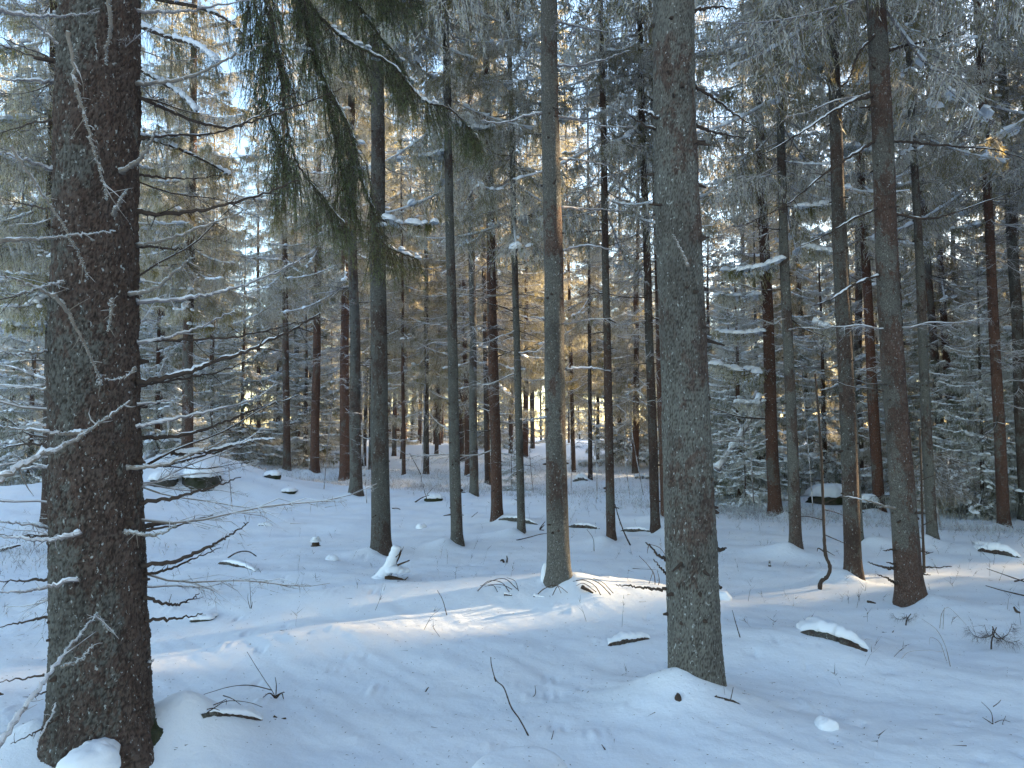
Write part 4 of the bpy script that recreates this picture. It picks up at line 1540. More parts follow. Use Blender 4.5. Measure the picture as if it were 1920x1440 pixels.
n_ok = 0
tries = 0
while n_ok < 112 and tries < 9000:
    tries += 1
    r_ = math.sqrt(gr.uniform(21 ** 2, 72 ** 2))
    a_ = R(gr.uniform(-36, 36))
    x, y = r_ * math.sin(a_), r_ * math.cos(a_)
    px = 960 + x / y * F
    if 425 < px < 520 and y < 70:      # the open lane to the sky
        continue
    if abs(px - 472) < 60 and y < 40:
        continue
    if not free(x, y, 2.3) or not lane_ok(x, y):
        continue
    if y < 30 and px < 540:
        continue
    if px < 1250 and gr.random() < .25:
        continue
    if x * SH[0] + y * SH[1] > 22 and x * SN[0] + y * SN[1] > 21 and gr.random() < .85:
        continue
    placed.append((x, y))
    ck = gr.choices(('a', 'b', 'c', 'd', 'green', 'e', 'low'), (3, 3, 6, 5, 2, 3, 1))[0]
    wood_tree(x, y, ck, gr.uniform(.85, 1.12), gr)
    n_ok += 1
print('wood trees', n_ok)
name_trees()

for q in range(34):
    d = gr.uniform(38, 68)
    px = gr.uniform(560, 1500)
    x = (px - 960) / F * d
    if free(x, d, 1.6):
        placed.append((x, d))
        wood_tree(x, d, 'small', gr.uniform(.5, 1.1), gr)
name_trees()

# ------------------------------------------------------------ wood all round and beyond, with unseen trees added to block light
pts = []
gw = random.Random(21)
tries = 0
while tries < 5200:
    tries += 1
    r_ = math.sqrt(gw.uniform(3.2 ** 2, 135 ** 2)) if tries > 260 else gw.uniform(3.2, 22)  # early tries add unseen trees close to the camera to cut skylight
    a_ = gw.uniform(-math.pi, math.pi)
    x, y = r_ * math.sin(a_), r_ * math.cos(a_)
    inview = abs(math.degrees(a_)) < 38
    if inview and r_ < 74:
        continue
    if not inview and abs(math.degrees(a_)) < 60 and r_ < 10:
        continue
    if math.degrees(a_) < -60 and r_ < 9:
        continue
    if (math.degrees(a_) < -42 or math.degrees(a_) > 105) and r_ > 16:
        continue
    px = 960 + x / max(y, .1) * F
    if inview and 430 < px < 510 and r_ < 110:
        continue
    if not lane_ok(x, y) or not dens_keep(x, y, gw):
        continue
    if any((x - a) ** 2 + (y - b) ** 2 < (4.2 if inview else 2.6) ** 2 for a, b, c in pts) or not free(x, y, 2.2):
        continue
    pts.append((x, y, float(H(x, y)) - .05))
for u0, du in ((4.25, .22), (2.9, .5), (.8, .6), (8.2, .35), (10.0, .6), (-1.2, .8), (12.3, .7), (-4, 1)):  # rows of unseen trees added beside the lane to block the low sun
    s0 = 16.0
    while s0 < 118:
        u = u0 + gw.uniform(-du, du)
        s0 += gw.uniform(2.4, 4.6)
        x, y = s0 * SH[0] + u * SN[0], s0 * SH[1] + u * SN[1]
        if abs(math.degrees(math.atan2(x, y))) > 38 and free(x, y, 2):
            pts.append((x, y, float(H(x, y)) - .05))
print('surrounding', len(pts))


def instanced(name, pts, sources, label, seed):
    me = bpy.data.meshes.new(name)
    me.from_pydata(pts, [], [])
    o = obj(name, me, None, kind='stuff', label=label)
    ng = bpy.data.node_groups.new(name, 'GeometryNodeTree')
    ng.interface.new_socket('Geometry', in_out='INPUT', socket_type='NodeSocketGeometry')
    ng.interface.new_socket('Geometry', in_out='OUTPUT', socket_type='NodeSocketGeometry')
    gi = ng.nodes.new('NodeGroupInput')
    go = ng.nodes.new('NodeGroupOutput')
    ip = ng.nodes.new('GeometryNodeInstanceOnPoints')
    jn = ng.nodes.new('GeometryNodeJoinGeometry')
    for s in sources:
        oi = ng.nodes.new('GeometryNodeObjectInfo')
        oi.inputs['Object'].default_value = s
        oi.transform_space = 'ORIGINAL'
        ng.links.new(oi.outputs['Geometry'], jn.inputs[0])
    rr = ng.nodes.new('FunctionNodeRandomValue')
    rr.data_type = 'FLOAT_VECTOR'
    rr.inputs[0].default_value = (-.03, -.03, 0)
    rr.inputs[1].default_value = (.03, .03, 6.28)
    rr.inputs['Seed'].default_value = seed
    rs = ng.nodes.new('FunctionNodeRandomValue')
    rs.data_type = 'FLOAT'
    rs.inputs[2].default_value = .85
    rs.inputs[3].default_value = 1.15
    rs.inputs['Seed'].default_value = seed + 3
    ng.links.new(gi.outputs[0], ip.inputs['Points'])
    ng.links.new(jn.outputs[0], ip.inputs['Instance'])
    ng.links.new(rr.outputs[0], ip.inputs['Rotation'])
    ng.links.new(rs.outputs[1], ip.inputs['Scale'])
    ng.links.new(ip.outputs[0], go.inputs[0])
    md = o.modifiers.new('instances', 'NODES')
    md.node_group = ng
    return o


def sources_for(ckey, trunk):
    out = []
    want = {CROWNS[ckey][0].name, CROWNS[ckey][1].name}
    got = set()
    for o in COL.objects:
        if o.type == 'MESH' and o.data.name in want and o.data.name not in got:
            got.add(o.data.name)
            out.append(o)
    for o in COL.objects:
        if o.type == 'MESH' and o.data == trunk:
            out.append(o)
            break
    return out


for q, ck in enumerate(('a', 'b', 'c', 'low')):
    sub = pts[q::4] if ck != 'low' else [p for p in pts[q::4] if math.hypot(p[0], p[1]) > 30]
    tm = proto_trunks[q] if ck != 'low' else low_trunk
    instanced('wood_and_light_blockers', sub, sources_for(ck, tm), 'far off mass of the wood, with unseen trees added to block sun and sky', 40 + q)

# ------------------------------------------------------------ ground things
print('small things')


def gp(px, py, dz=0.0):
    p = ground(px, py)
    p[2] += dz
    return p


def boulder(label, px, py, wpx, hpx, seed, depth=.8, capz=.35, notch=True):
    g = np.random.default_rng(seed)
    B = gp(px, py)
    w = wpx / F * B[1]
    h = hpx / F * B[1]
    root = thing('boulder', label, 'rock', (B[0], B[1] + w * depth * .35, B[2]))
    ns, nr = 30, 16
    a = np.linspace(0, 2 * np.pi, ns, endpoint=False)
    e = np.linspace(-.5, math.pi / 2, nr)
    A, E = np.meshgrid(a, e)
    nz = 1 + .22 * perlin(np.cos(A) * 1.4 + seed, np.sin(A) * 1.4 + E * 1.3, 3) + .10 * perlin(np.cos(A) * 5 + seed, np.sin(A) * 4 + E * 5, 4)
    sq = 1 / np.maximum(np.abs(np.cos(A)) ** 4 + np.abs(np.sin(A)) ** 4, .3) ** .25
    V = np.stack([np.cos(A) * np.cos(E) ** .6 * w / 2 * nz * sq, np.sin(A) * np.cos(E) ** .6 * w * depth / 2 * nz * sq, np.sin(E) * h * nz], -1).reshape(-1, 3)
    V = np.nan_to_num(V)
    i = np.arange(nr - 1)[:, None] * ns
    j = np.arange(ns)[None, :]
    k = (j + 1) % ns
    T = np.vstack([np.stack([i + j, i + k, i + ns + k], -1).reshape(-1, 3), np.stack([i + j, i + ns + k, i + ns + j], -1).reshape(-1, 3)])
    m = MB().add(V, T, 0)
    obj('rock', m.mesh('rock', [M_ROCK], True), root)
    # snow cushion that follows the top and hangs over the rim
    ns, nr = 44, 14
    a = np.linspace(0, 2 * np.pi, ns, endpoint=False)
    rr = np.linspace(0, 1, nr)
    A, Q = np.meshgrid(a, rr)
    nz = 1 + .22 * perlin(np.cos(A) * 1.4 + seed, np.sin(A) * 1.4, 3)
    rim = 1.04 + .10 * perlin(np.cos(A) * 3 + seed * 2, np.sin(A) * 3, 7) + .05 * perlin(np.cos(A) * 9, np.sin(A) * 9 + seed, 8)
    sq = 1 / np.maximum(np.abs(np.cos(A)) ** 4 + np.abs(np.sin(A)) ** 4, .3) ** .25
    top = h * (1.0 + capz * (1 - Q ** 3) ** .5) - h * .32 * Q ** 4 - h * .10 * Q ** 2 * (1 + perlin(np.cos(A) * 4, np.sin(A) * 4 + seed, 9))
    Vt = np.stack([np.cos(A) * Q * w / 2 * rim * nz * sq, np.sin(A) * Q * w * depth / 2 * rim * nz * sq, top], -1)
    Vb = Vt[::-1].copy()
    Vb[..., 2] = h * (.55 + .08 * perlin(np.cos(A[::-1]) * 4, np.sin(A[::-1]) * 4, 5))
    Vb[..., :2] *= .97
    V = np.concatenate([Vt, Vb]).reshape(-1, 3)
    n2 = nr * 2
    i = np.arange(n2 - 1)[:, None] * ns
    j = np.arange(ns)[None, :]
    k = (j + 1) % ns
    T = np.vstack([np.stack([i + j, i + k, i + ns + k], -1).reshape(-1, 3)[:, ::-1], np.stack([i + j, i + ns + k, i + ns + j], -1).reshape(-1, 3)[:, ::-1]])
    m = MB().add(V, T, 0)
    obj('snow_cap', m.mesh('snow_cap', [M_SNOW], True), root)
    return root


boulder('mossy boulder under a thick snow cap below the snowy hump', 368, 912, 62, 32, 1, 1.2, .4)
boulder('low dark boulder with a rounded snow cap beside the thick trunk', 300, 910, 46, 18, 2, 1.3, .5)
boulder('black rock under the snow between the large smooth spruce and the dark red trunk', 1385, 930, 74, 32, 3, .7, .4)
boulder('small snowy rock left of the black rock', 1335, 908, 34, 26, 4, .8, .7)
boulder('snow capped dark rock behind the crooked sapling', 1568, 946, 84, 26, 5, .7, .45)
boulder('dark little rock right of the blotched dark spruce', 1632, 952, 36, 18, 6, .8, .4)
boulder('dark rock at the foot of the distant wood near the right edge', 1905, 958, 60, 34, 7, .8, .4)
boulder('small brown faced snow hump lit by the sun', 508, 896, 30, 8, 8, 1.2, .7)
boulder('little dark stone under a snow cushion in mid clearing', 540, 925, 24, 6, 9, 1.2, .7)
boulder('dark stone peeking from the snow by the green twig', 376, 1165, 40, 7, 10, 1.2, .7)
boulder('dark lump with snow cap near the slender mossy spruce', 812, 940, 34, 10, 11, 1.0, .5)


def stick_thing(name, label, cat, strands, mat, seed, group=None, snow=0.0, mats2=None):
    """strands: list of (points [(px,py,dz)] on the ground + height, width px)"""
    first = strands[0][0]
    c = gp(first[0][0], first[0][1])
    root_loc = Vector(c)
    g = np.random.default_rng(seed)
    m = MB()
    s = MB()
    dref = c[1]
    for pts_, w in strands:
        P = []
        for p in pts_:
            q = W(p[0], p[1], dref + (p[2] if len(p) > 2 else 0))
            P.append(q)
        n = 6 * len(P)
        S = smooth_path(P, n)
        r = w / 2 / F * dref
        rad = r * np.linspace(1, .45, n) * (1 + .1 * g.uniform(-1, 1, n))
        V, T = tube(S - c, rad, 6 if w > 5 else 4, .15)
        m.add(V, T, 0)
        if snow > 0 and w > 3:
            V, T = tube(S - c + np.array((0, 0, 1.0)) * rad[:, None] * .8, rad * snow * g.uniform(.6, 1.3, n), 8, .15)
            s.add(V, T, 1)
    if s.n:
        V, T, M = s.arrays()
        m.add(V, T, 1)
    o = obj(name, m.mesh(name, [mat, M_SNOW], True), None)
    o.location = root_loc
    o['label'] = label
    o['category'] = cat
    if group:
        o['group'] = group
    return o


def log_thing(label, a, b, r, seed, cap=1.0, lift=.3, name='fallen_log', cat='log', side=(0, 0)):
    """log between two ground pixels, half sunk, with a snow ridge on it"""
    g = np.random.default_rng(seed)
    A_, B_ = gp(*a), gp(*b)
    n = 22
    t = np.linspace(0, 1, n)[:, None]
    P = A_ * (1 - t) + B_ * t
    P[:, 2] = H(P[:, 0], P[:, 1]) * .3 + P[:, 2] * .7 + r * lift
    P[1:-1] += g.normal(scale=r * .12, size=(n - 2, 3))
    c = P[0].copy()
    root = thing(name, label, cat, c)
    P[:, 2] -= r * 1.3 * np.abs(np.linspace(-1, 1, n)) ** 3
    V, T = tube(P - c, r * np.linspace(1, .6, n), 10, .2)
    obj('wood', MB().add(V, T, 0).mesh('log_wood', [M_BARK], True), root).color = (.2, .6, .2, 1)
    if cap > 0:
        q = P - c + np.array((side[0], side[1], r * .75))
        rr = r * cap * 1.25 * np.sin(np.pi * np.linspace(.04, .96, n)) ** .5 * (1 + .12 * g.uniform(-1, 1, n))
        q[:, 1] += r * cap * .4
        q[:, 2] -= r * .35 * (1 - np.sin(np.pi * np.linspace(0, 1, n)))
        V, T = tube(q, rr, 14, .04)
        qy = np.interp(V[:, 0], np.sort(q[:, 0]), q[np.argsort(q[:, 0]), 1])
        back = np.maximum(V[:, 1] - qy, 0)
        V[:, 1] += back * 3.2
        V[:, 2] -= back * .25
        V[:, 2] = np.where(V[:, 2] < np.interp(V[:, 0], np.sort(q[:, 0]), q[np.argsort(q[:, 0]), 2]), V[:, 2] * .6 + .4 * np.interp(V[:, 0], np.sort(q[:, 0]), q[np.argsort(q[:, 0]), 2]), V[:, 2])
        obj('snow', MB().add(V, T, 0).mesh('log_snow', [M_SNOW], True), root)
    return root


log_thing('snow covered log sloping down across the right foreground snow', (1502, 1184), (1632, 1224), 0.045, 1, 1.25, .2, side=(.02, .05))
log_thing('short dark stick under a snow ridge left of the large smooth spruce', (1140, 1212), (1222, 1198), .022, 2, 1.4, .3, side=(.0, .02))
log_thing('thin fallen log lying behind the slim greenish spruce', (938, 974), (1010, 984), .05, 3, .55, .5)
log_thing('long thin fallen log between the striped grey spruce and the dark slender one', (1068, 988), (1125, 992), .045, 4, .6, .5)
log_thing('thin fallen log between the dark slender spruce and the pair of brown trunks', (1165, 996), (1222, 998), .04, 5, .6, .5)
log_thing('dark half buried log far right under frosty twigs', (1835, 1032), (1915, 1046), .06, 6, .9, .4)
log_thing('brown twiggy branch half buried in the left foreground snow', (378, 1342), (490, 1350), .018, 7, .9, .8, name='fallen_branch', cat='branch')
log_thing('short snowy dark log left of the dark spruce', (412, 1056), (478, 1072), .03, 8, .8, .8, name='fallen_branch', cat='branch')
log_thing('tiny dark log in the clearing snow below the hump', (482, 986), (510, 987), .025, 9, 1.5, .2)
log_thing('dark log lying right of the striped grey spruce far back', (1078, 902), (1102, 901), .09, 10, 1.0, .6)

# snow loaded broken branch leaning at the dark spruce
c = gp(735, 1085)
root = thing('broken_branch', 'snow loaded broken branch leaning up at the foot of the dark spruce', 'branch', c)
P = smooth_path([W(745, 1024, c[1]), W(735, 1050, c[1]), W(722, 1075, c[1]), W(700, 1096, c[1]), W(690, 1108, c[1])], 20) - c
V, T = tube(P + np.array((.03, 0, -.03)), np.linspace(.022, .035, 20), 8, .3)
obj('wood', MB().add(V, T, 0).mesh('broken_wood', [M_LITTER], True), root)
V, T = tube(P, np.linspace(.05, .085, 20) * (1 + .1 * rng.uniform(-1, 1, 20)), 12, .06)
m = MB().add(V, T, 0)
for q, (px, py, sx) in enumerate(((700, 1100, .14), (740, 1070, .12), (755, 1072, .09), (690, 1108, .09), (715, 1090, .13))):
    V, T = blob(W(px, py, c[1]) - c, sx, sx * .8, sx * .55, q, .15, 2)
    m.add(V, T, 0)
obj('snow', m.mesh('broken_snow', [M_SNOW], True), root)
for q, pp in enumerate((([(722, 1082), (745, 1085), (762, 1090)], 9), ([(730, 1085), (745, 1095), (758, 1098)], 6), ([(742, 1100), (756, 1090), (765, 1082)], 4),
                        ([(705, 1105), (695, 1104), (688, 1110)], 6), ([(742, 1045), (752, 1035), (757, 1025)], 2), ([(745, 1060), (765, 1052), (768, 1050)], 4))):
    near = smooth_path([W(a, b, c[1] - .05) for a, b in pp[0]], 8) - c
    V, T = tube(near, pp[1] / 2 / F * c[1] * np.linspace(1, .4, 8), 5, .2)
    obj('side_branch', MB().add(V, T, 0).mesh('side_branch', [M_LITTER], True), root)

ST = [
    ('fallen_branch', 'arched bare branch above the short snowy dark log', 'branch', [([(427, 1046, 0), (445, 1036, 0), (465, 1034, .05), (482, 1044, .1), (493, 1054, .1)], 3), ([(478, 1068, 0), (490, 1075, .05), (505, 1074, .1)], 7), ([(455, 1055, 0), (470, 1056, 0)], 3)], M_TWIG_DARK, 1.0),
    ('twig_tuft', 'brown twig tuft with two long thin stems in the left foreground', 'twig', [([(517, 1310, 0), (510, 1295, 0), (490, 1265, 0), (463, 1222, 0)], 2), ([(510, 1294, 0), (470, 1285, -.05), (430, 1288, -.1), (382, 1302, -.1)], 2), ([(517, 1310), (518, 1285), (516, 1270)], 2.5), ([(517, 1310), (505, 1300), (488, 1312)], 3), ([(517, 1310), (528, 1300), (532, 1312)], 3), ([(517, 1312), (506, 1310), (498, 1318)], 3), ([(518, 1312), (524, 1318), (526, 1326)], 3), ([(518, 1305), (526, 1300), (534, 1298)], 3)], M_TWIG_DARK, 0),
    ('twig', 'low arched thin twigs below the brown twig tuft', 'twig', [([(380, 1342), (405, 1325), (420, 1316), (440, 1314), (470, 1318), (492, 1326)], 2), ([(418, 1304), (435, 1310), (452, 1322)], 2), ([(388, 1330), (400, 1328), (412, 1332)], 2), ([(400, 1322), (415, 1316), (424, 1312), (424, 1322)], 2)], M_TWIG_DARK, 0),
    ('fallen_branch', 'short dark stick end at the right of the half buried twiggy branch', 'branch', [([(512, 1345), (524, 1350), (536, 1347)], 9)], M_LITTER, 0),
    ('twig', 'long thin dark twig stuck in the snow in mid foreground', 'twig', [([(992, 1382), (975, 1350), (958, 1325), (945, 1290), (930, 1275), (922, 1250), (920, 1232)], 3.2), ([(930, 1278), (926, 1270)], 3)], M_TWIG_DARK, 0),
    ('twig', 'short pale twig standing right of the long thin one', 'twig', [([(998, 1308), (1004, 1300), (1003, 1285)], 1.8)], M_TWIG_DARK, 0),
    ('twig', 'tiny upright twig by the foreground hump', 'twig', [([(1033, 1389), (1036, 1380), (1038, 1370)], 2)], M_TWIG_DARK, 0),
    ('twig', 'small bent twig right of the foreground hump', 'twig', [([(1136, 1408), (1132, 1402), (1128, 1396)], 3)], M_TWIG_DARK, 0),
    ('twig', 'thin twig standing on the sunlit bank', 'twig', [([(838, 1154), (830, 1125), (820, 1107)], 1.8)], M_TWIG_DARK, 0),
    ('twig', 'single thin twig right of the large smooth spruce', 'twig', [([(1388, 1196), (1380, 1170), (1373, 1144)], 2.2)], M_TWIG_DARK, 0),
    ('twig', 'three thin upright stems left in the clearing', 'twig', [([(471, 1141), (470, 1120), (468, 1085)], 1.5), ([(469, 1141), (465, 1125), (465, 1112)], 1.5), ([(471, 1141), (474, 1128)], 1.3)], M_TWIG_DARK, 0),
    ('twig', 'arched leafless sprays left of the striped grey spruce foot', 'twig', [([(955, 1110), (940, 1092), (915, 1090), (895, 1108)], 1.8), ([(970, 1105), (945, 1085), (912, 1094), (890, 1115)], 1.6), ([(933, 1110), (925, 1098), (908, 1100)], 1.6), ([(972, 1108), (966, 1090), (950, 1083)], 1.6), ([(960, 1105), (938, 1096), (900, 1098)], 1.6)], M_TWIG_DARK, 0),
    ('fallen_branch', 'brown stick and arched twigs on the sunlit bank at the striped spruce', 'branch', [([(1000, 1118), (1018, 1122), (1040, 1123), (1052, 1122)], 7), ([(1004, 1118), (1022, 1103), (1045, 1098), (1070, 1116)], 2), ([(1035, 1118), (1045, 1100), (1052, 1112)], 2), ([(945, 1114), (960, 1116)], 5)], M_LITTER, 1.0),
    ('twig', 'arched thin twigs right of the striped grey spruce foot', 'twig', [([(1128, 1118), (1115, 1098), (1095, 1088), (1074, 1090)], 2), ([(1145, 1115), (1125, 1095), (1105, 1086), (1080, 1088)], 2), ([(1090, 1100), (1102, 1106), (1112, 1112)], 8), ([(1150, 1112), (1130, 1092), (1112, 1084)], 1.6), ([(1118, 1110), (1095, 1094), (1080, 1098)], 1.6), ([(1142, 1122), (1142, 1120)], 3)], M_TWIG_DARK, 0),
    ('bare_shrub', 'small bare shrub of upright twigs left of the large smooth spruce', 'shrub', [([(1228, 1118, .3), (1227, 1080, .3), (1215, 1060, .3), (1198, 1042, .3)], 2), ([(1228, 1116, .3), (1236, 1090, .3), (1232, 1068, .3)], 1.8), ([(1254, 1118, .3), (1253, 1060, .3), (1240, 1030, .3), (1218, 1020, .3)], 2), ([(1200, 1118, .3), (1215, 1098, .3), (1225, 1070, .3)], 1.8), ([(1175, 1120, .3), (1190, 1110, .3), (1215, 1105, .3), (1240, 1118, .3)], 1.6), ([(1180, 1094, .3), (1200, 1100, .3), (1212, 1118, .3)], 1.6), ([(1186, 1066, .3), (1230, 1068, .3)], 1.2)], M_TWIG_DARK, 0),
    ('fallen_branch', 'bent dark stick in the snow at the foot of the large smooth spruce', 'branch', [([(1358, 1313), (1372, 1314), (1385, 1320), (1398, 1328)], 5), ([(1334, 1318), (1338, 1310), (1344, 1304)], 5), ([(1370, 1312), (1373, 1298), (1375, 1288)], 2), ([(1340, 1306), (1360, 1310), (1375, 1314)], 3), ([(1366, 1318), (1360, 1326)], 2)], M_TWIG_DARK, 0),
    ('crooked_sapling', 'thin crooked bare sapling with a bend at its foot', 'sapling', [([(1537, 1105), (1540, 1090), (1552, 1080), (1556, 1062), (1548, 1040), (1545, 1000), (1543, 940), (1540, 860), (1535, 780), (1528, 700)], 8), ([(1545, 1002), (1575, 1015), (1590, 1022)], 2), ([(1544, 975), (1510, 968), (1490, 972)], 2), ([(1543, 945), (1580, 930), (1600, 932)], 2), ([(1541, 900), (1510, 905)], 2), ([(1540, 870), (1575, 862)], 2), ([(1538, 830), (1505, 820)], 2), ([(1545, 1030), (1565, 1042)], 2), ([(1547, 1036), (1535, 1028), (1532, 1034)], 3), ([(1543, 955), (1570, 962), (1600, 975)], 2)], M_TWIG_DARK, .3),
    ('bare_sapling', 'straight thin bare sapling right of the large brown spruce', 'sapling', [([(1733, 1074), (1731, 1020), (1729, 960), (1727, 880), (1724, 800)], 6), ([(1732, 1040), (1750, 1035)], 2), ([(1731, 1010), (1712, 1004)], 2), ([(1730, 985), (1750, 975)], 2), ([(1731, 1030), (1715, 1028)], 2), ([(1729, 940), (1705, 935)], 2), ([(1728, 900), (1755, 890)], 2)], M_TWIG_DARK, .1),
    ('twig', 'short dark twigs on the snow left of the arched tuft', 'twig', [([(1645, 1143), (1655, 1150), (1663, 1158)], 4), ([(1655, 1150), (1665, 1147), (1674, 1150)], 2), ([(1626, 1128), (1634, 1129), (1642, 1131)], 5)], M_TWIG_DARK, 0),
    ('fallen_branch', 'flat dark twig with side spurs under the arched tuft', 'branch', [([(1654, 1187), (1670, 1188), (1684, 1191), (1695, 1195)], 4.5), ([(1684, 1192), (1688, 1202)], 3), ([(1700, 1206), (1712, 1208), (1722, 1212)], 6), ([(1672, 1188), (1676, 1182)], 2.5), ([(1690, 1192), (1696, 1188)], 2.5)], M_TWIG_DARK, 0),
    ('dry_grass', 'tall bent dry grass stems in the right foreground', 'grass', [([(1782, 1250), (1772, 1210), (1755, 1180), (1728, 1160)], 1.5), ([(1690, 1235), (1705, 1222), (1740, 1220), (1770, 1222)], 1.4), ([(1775, 1240), (1762, 1205), (1745, 1195), (1742, 1210)], 1.3), ([(1762, 1178), (1766, 1150), (1780, 1140), (1812, 1172)], 1.3), ([(1768, 1180), (1770, 1145), (1772, 1138)], 1.3)], M_TWIG_PALE, 0),
    ('twig', 'pair of thin branching twigs at the lower right', 'twig', [([(1862, 1358), (1850, 1350), (1842, 1345)], 2), ([(1862, 1358), (1858, 1335), (1840, 1316)], 1.8), ([(1888, 1372), (1880, 1358), (1886, 1342)], 1.8), ([(1865, 1355), (1880, 1350), (1895, 1354)], 1.5), ([(1862, 1325), (1872, 1318), (1877, 1312)], 1.8)], M_TWIG_DARK, 0),
    ('wood_post', 'short dark stump sticking up left of the straight grey spruce', 'stump', [([(1443, 1062), (1443, 1056), (1443, 1051)], 5.5)], M_TWIG_DARK, .8),
    ('stump', 'small cut stump with a snow hat left of the dark spruce', 'stump', [([(592, 1024), (592, 1016), (592, 1009)], 17)], M_LITTER, 1.15),
    ('stump', 'broken little stump with a pointed splinter in mid clearing', 'stump', [([(945, 1055), (942, 1050), (938, 1052)], 5), ([(950, 1055), (951, 1048), (950, 1042)], 3.5)], M_TWIG_DARK, 0),
    ('stump', 'dark peg in the snow near the right edge', 'stump', [([(1910, 1150), (1905, 1145), (1901, 1138)], 7)], M_TWIG_DARK, 0),
    ('fallen_branch', 'thick dark broken stick beside the thick left trunk', 'branch', [([(268, 988, -9.0), (285, 984, -9.0), (310, 980, -9.0), (330, 982, -9.0)], 4)], M_TWIG_DARK, 0),
    ('fallen_branch', 'long curved bare branch reaching in from the right edge', 'branch', [([(1925, 1118), (1900, 1112), (1875, 1106), (1848, 1098)], 3), ([(1925, 1092), (1890, 1080), (1850, 1066)], 2.5), ([(1902, 1090), (1912, 1088), (1925, 1084)], 3)], M_TWIG_DARK, 0),
    ('fallen_branch', 'snowy dark twig pieces on the sunlit streak near the right edge', 'branch', [([(1818, 1068), (1830, 1072), (1842, 1079)], 4), ([(1835, 1083), (1845, 1088)], 6)], M_TWIG_DARK, .8),
    ('twig', 'thin bowed twig between the dark spruce and the mossy slender one', 'twig', [([(735, 953, -.2), (748, 954, -.2), (758, 965, -.2), (770, 971, -.2), (782, 972, -.2)], 1.8), ([(752, 960, -.2), (748, 968, -.2)], 1.2)], M_TWIG_DARK, 0),
    ('twig', 'two bowed twigs right of the slender mossy spruce', 'twig', [([(866, 970), (880, 972), (896, 960)], 1.8), ([(866, 983), (885, 984), (900, 980)], 1.8)], M_TWIG_DARK, 0),
    ('twig', 'forked stick left of the striped grey spruce', 'twig', [([(1020, 995), (1012, 992), (1022, 978)], 3), ([(1013, 992), (1021, 984)], 2.5)], M_TWIG_DARK, 0),
    ('twig', 'long thin stick lying left of the striped grey spruce', 'twig', [([(968, 1013), (990, 1008), (1012, 1002), (1026, 1000)], 2)], M_TWIG_DARK, 0),
    ('fallen_branch', 'stick leaning out of the snow right of the dark slender spruce', 'branch', [([(1182, 1023), (1170, 998), (1160, 970), (1153, 945)], 3)], M_TWIG_DARK, 0),
    ('twig', 'stick leaning in the snow behind the very thin reddish trunk', 'twig', [([(791, 893), (780, 872), (768, 850)], 1.8)], M_TWIG_DARK, 0),
    ('twig', 'bowed thin stems right of the striped grey spruce', 'twig', [([(1114, 1034), (1112, 1010), (1100, 992)], 1.4), ([(1136, 1058), (1126, 1045), (1115, 1034)], 1.4)], M_TWIG_DARK, 0),
    ('fallen_branch', 'dark sticks lying crossed by the lump with the snow cap', 'branch', [([(778, 942), (790, 934), (805, 928)], 3), ([(800, 935), (795, 918), (795, 908)], 1.5), ([(800, 928), (812, 915)], 1.5)], M_TWIG_DARK, 0),
    ('fallen_branch', 'short thick broken limb end at the lower left edge', 'branch', [([(-5, 1302), (8, 1306), (20, 1312)], 9)], M_LITTER, 0),
    ('fallen_branch', 'dark stick lying beyond the thick trunk at the left edge', 'branch', [([(-5, 1034), (15, 1028), (38, 1022)], 8)], M_TWIG_DARK, .7),
    ('twig', 'dark short sticks half sunk between the foreground hump and the tuft', 'twig', [([(797, 1298), (801, 1292), (804, 1288)], 3), ([(815, 1314), (820, 1311), (824, 1310)], 4)], M_TWIG_DARK, 0),
]
for q, (nm, lab, cat, strands, mt, sn) in enumerate(ST):
    stick_thing(nm, lab, cat, strands, mt, 900 + q, None, sn)

# dark blob put in as the shade of the hole by the large smooth spruce
c = gp(1271, 1312)
V, T = blob((0, 0, 0), .022, .03, .035, 0, .25, 2)
o = obj('hole_shade_blob', MB().add(V, T, 0).mesh('hole_shade_blob', [M_TWIG_DARK], True), None, label='dark blob painting in the shaded hole at the foot of the large smooth spruce', category='bark')
o.location = c + np.array((0, 0, -.012))

TF = [arr_mesh(dead_branch(.34, 600 + q, r=.006, dens=7, snow=0, droop=1.1, fine=.42), 'tuft_twig', [M_TWIG_DARK, M_SNOW]) for q in range(3)]
for lab, px, py, sc, n_ in (('dark tuft of drooping spiky twigs near the right edge', 1858, 1218, .62, 5), ('dark arched tuft below the foot of the large brown spruce', 1698, 1174, .36, 4)):
    c = gp(px, py)
    root = thing('twig_tuft', lab, 'twig', c)
    P = smooth_path([(0, 0, -.03), (.01, 0, .12 * sc), (.05, 0, .27 * sc)], 8)
    V, T = tube(P, np.linspace(.007, .004, 8), 5)
    obj('stem', MB().add(V, T, 0).mesh('stem', [M_TWIG_DARK], True), root)
    for q in range(n_):
        o = obj('twig', TF[q % 3], root)
        o.location = (.03 * sc, 0, (.16 + .03 * q) * sc)
        o.rotation_euler = (0, R(-25 + 12 * q), (0.2, 3.0, 1.2, 4.4, 5.6)[q])
        q2 = sc * gr.uniform(.7, 1.0)
        o.scale = (q2, q2, q2)

